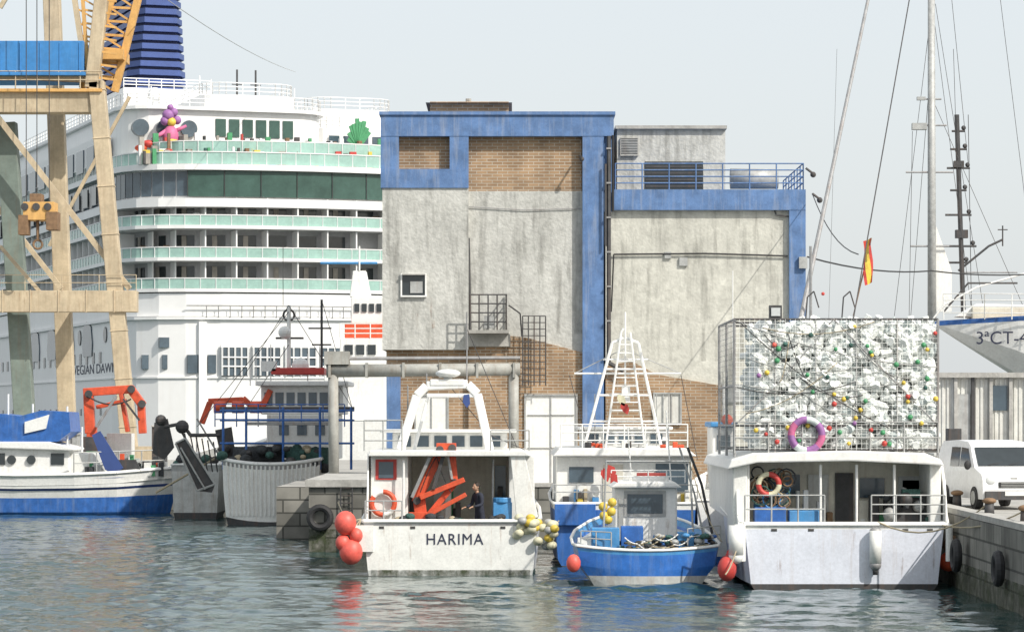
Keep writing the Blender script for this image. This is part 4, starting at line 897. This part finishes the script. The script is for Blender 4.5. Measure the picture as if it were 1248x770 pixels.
# ------------------------------------------------------------------ van
Mv=Matrix.Translation((X(1198,86.5),86.5,2.005))@Matrix.Rotation(math.radians(9),4,'Z')@Matrix.Scale(1.05,4)
o=Obj('parked_van',Mv); W=1.78
o.part('body',bevel=.05)
prof=[(0.05,.28),(0,.55),(.03,.82),(.12,.95),(.75,1.12),(1.35,1.72),(1.6,1.83),(2.6,1.88),(3.9,1.84),(4.15,1.6),(4.2,.9),(4.2,.3)]
n=len(prof); 
def wx(z): return 0 if z<1.1 else .1*(z-1.1)/.75
vs=[(wx(z),y,z) for y,z in prof]+[(W-wx(z),y,z) for y,z in prof]
o.add(vs,[tuple(range(n)),tuple(range(2*n-1,n-1,-1))]+[(i,(i+1)%n,n+(i+1)%n,n+i) for i in range(n)],'van_white')
o.part('windscreen'); e=.02
def ws(t): return (.78+.55*t-e, 1.145+.55*t+e)
a=ws(.03);b=ws(.95); o.add([(.12,a[0],a[1]),(W-.12,a[0],a[1]),(W-.17,b[0],b[1]),(.17,b[0],b[1])],[(0,1,2,3)],'glass_dark')
o.part('side_windows'); 
for sx_ in(0,1):
    f=lambda z:(wx(z)-.012) if sx_==0 else W-wx(z)+.012
    for ys_ in([(1.05,1.15),(1.5,1.65),(2.1,1.68),(2.1,1.15)],[(2.2,1.15),(2.2,1.68),(3.0,1.68),(3.0,1.15)]): o.add([(f(z),y,z) for y,z in ys_],[(0,1,2,3)],'glass_dark')
o.part('grille'); o.box(.45,W-.45,-.02,.1,.6,.75,'rubber'); o.box(.06,W-.06,-.06,.1,.27,.5,'steel_dark'); o.box(.6,W-.6,-.08,-.05,.38,.5,'plate'); 
for k in range(3): o.box(.5,W-.5,-.035,.0,.62+k*.045,.635+k*.045,'galv')
o.part('headlamps',True); 
for x in(.22,W-.22): o.sph((x,.06,.78),.16,'headlamp',sx=1.0,sy=.5,sz=.8,n=14)
o.part('mirrors',True); 
for x in(-.12,W+.12): o.sph((x,1.0,1.2),.1,'rubber',sy=.6,sz=1.3)
o.part('wheels',True)
for y in(.75,3.35):
    for x in(.0,W): 
        o.rod((x-.03 if x==0 else x+.03-.2,y,.31),(x-.03+.2 if x==0 else x+.03,y,.31),.31,'rubber',22); xx=-.045 if x==0 else W+.045; o.rod((xx-.01,y,.31),(xx+.01,y,.31),.19,'galv',16)
o.part('wipers'); o.rod((.4,.78,1.2),(1.0,.92,1.3),.012,'rubber'); o.rod((1.0,.78,1.2),(1.5,.92,1.3),.012,'rubber'); o.box(W*.5-.09,W*.5+.09,.03,.06,.78,.88,'galv')
o.done()
# ------------------------------------------------------------------ light
wd=bpy.data.worlds.new("World"); sc.world=wd; wd.use_nodes=True; nt=wd.node_tree; bg=nt.nodes['Background']; sk=nt.nodes.new('ShaderNodeTexSky'); sk.sky_type='NISHITA'; sk.sun_disc=False
el=math.radians(42); SV=Vector((.72,-.69,0)).normalized()
sk.sun_elevation=el; sk.sun_rotation=math.atan2(SV.x,SV.y); sk.air_density=1.0; sk.dust_density=4; sk.ozone_density=1.0
# thin bright haze veil over the whole sky
mx=nt.nodes.new('ShaderNodeMix'); mx.data_type='RGBA'; mx.inputs[0].default_value=.66; nt.links.new(sk.outputs[0],mx.inputs[6]); mx.inputs[7].default_value=(7.2,7.5,7.6,1)
nt.links.new(mx.outputs[2],bg.inputs[0]); bg.inputs[1].default_value=.14
sd=bpy.data.lights.new('sun','SUN'); sd.energy=4.3; sd.angle=math.radians(.5); sd.color=(1,.95,.87); so=bpy.data.objects.new('sun',sd); sc.collection.objects.link(so)
dv=Vector((SV.x*math.cos(el),SV.y*math.cos(el),math.sin(el))); so.rotation_euler=dv.to_track_quat('Z','Y').to_euler()
cam=bpy.data.cameras.new('camera'); cam.lens=36*F/1248; cam.sensor_width=36; cam.shift_y=125/1248; cam.clip_end=20000; cam.clip_start=1
co_=bpy.data.objects.new('camera',cam); sc.collection.objects.link(co_); co_.location=(0,0,H); co_.rotation_euler=(math.radians(90),0,0); sc.camera=co_
sc.view_settings.view_transform='Standard'; sc.view_settings.look='None'; sc.view_settings.exposure=0
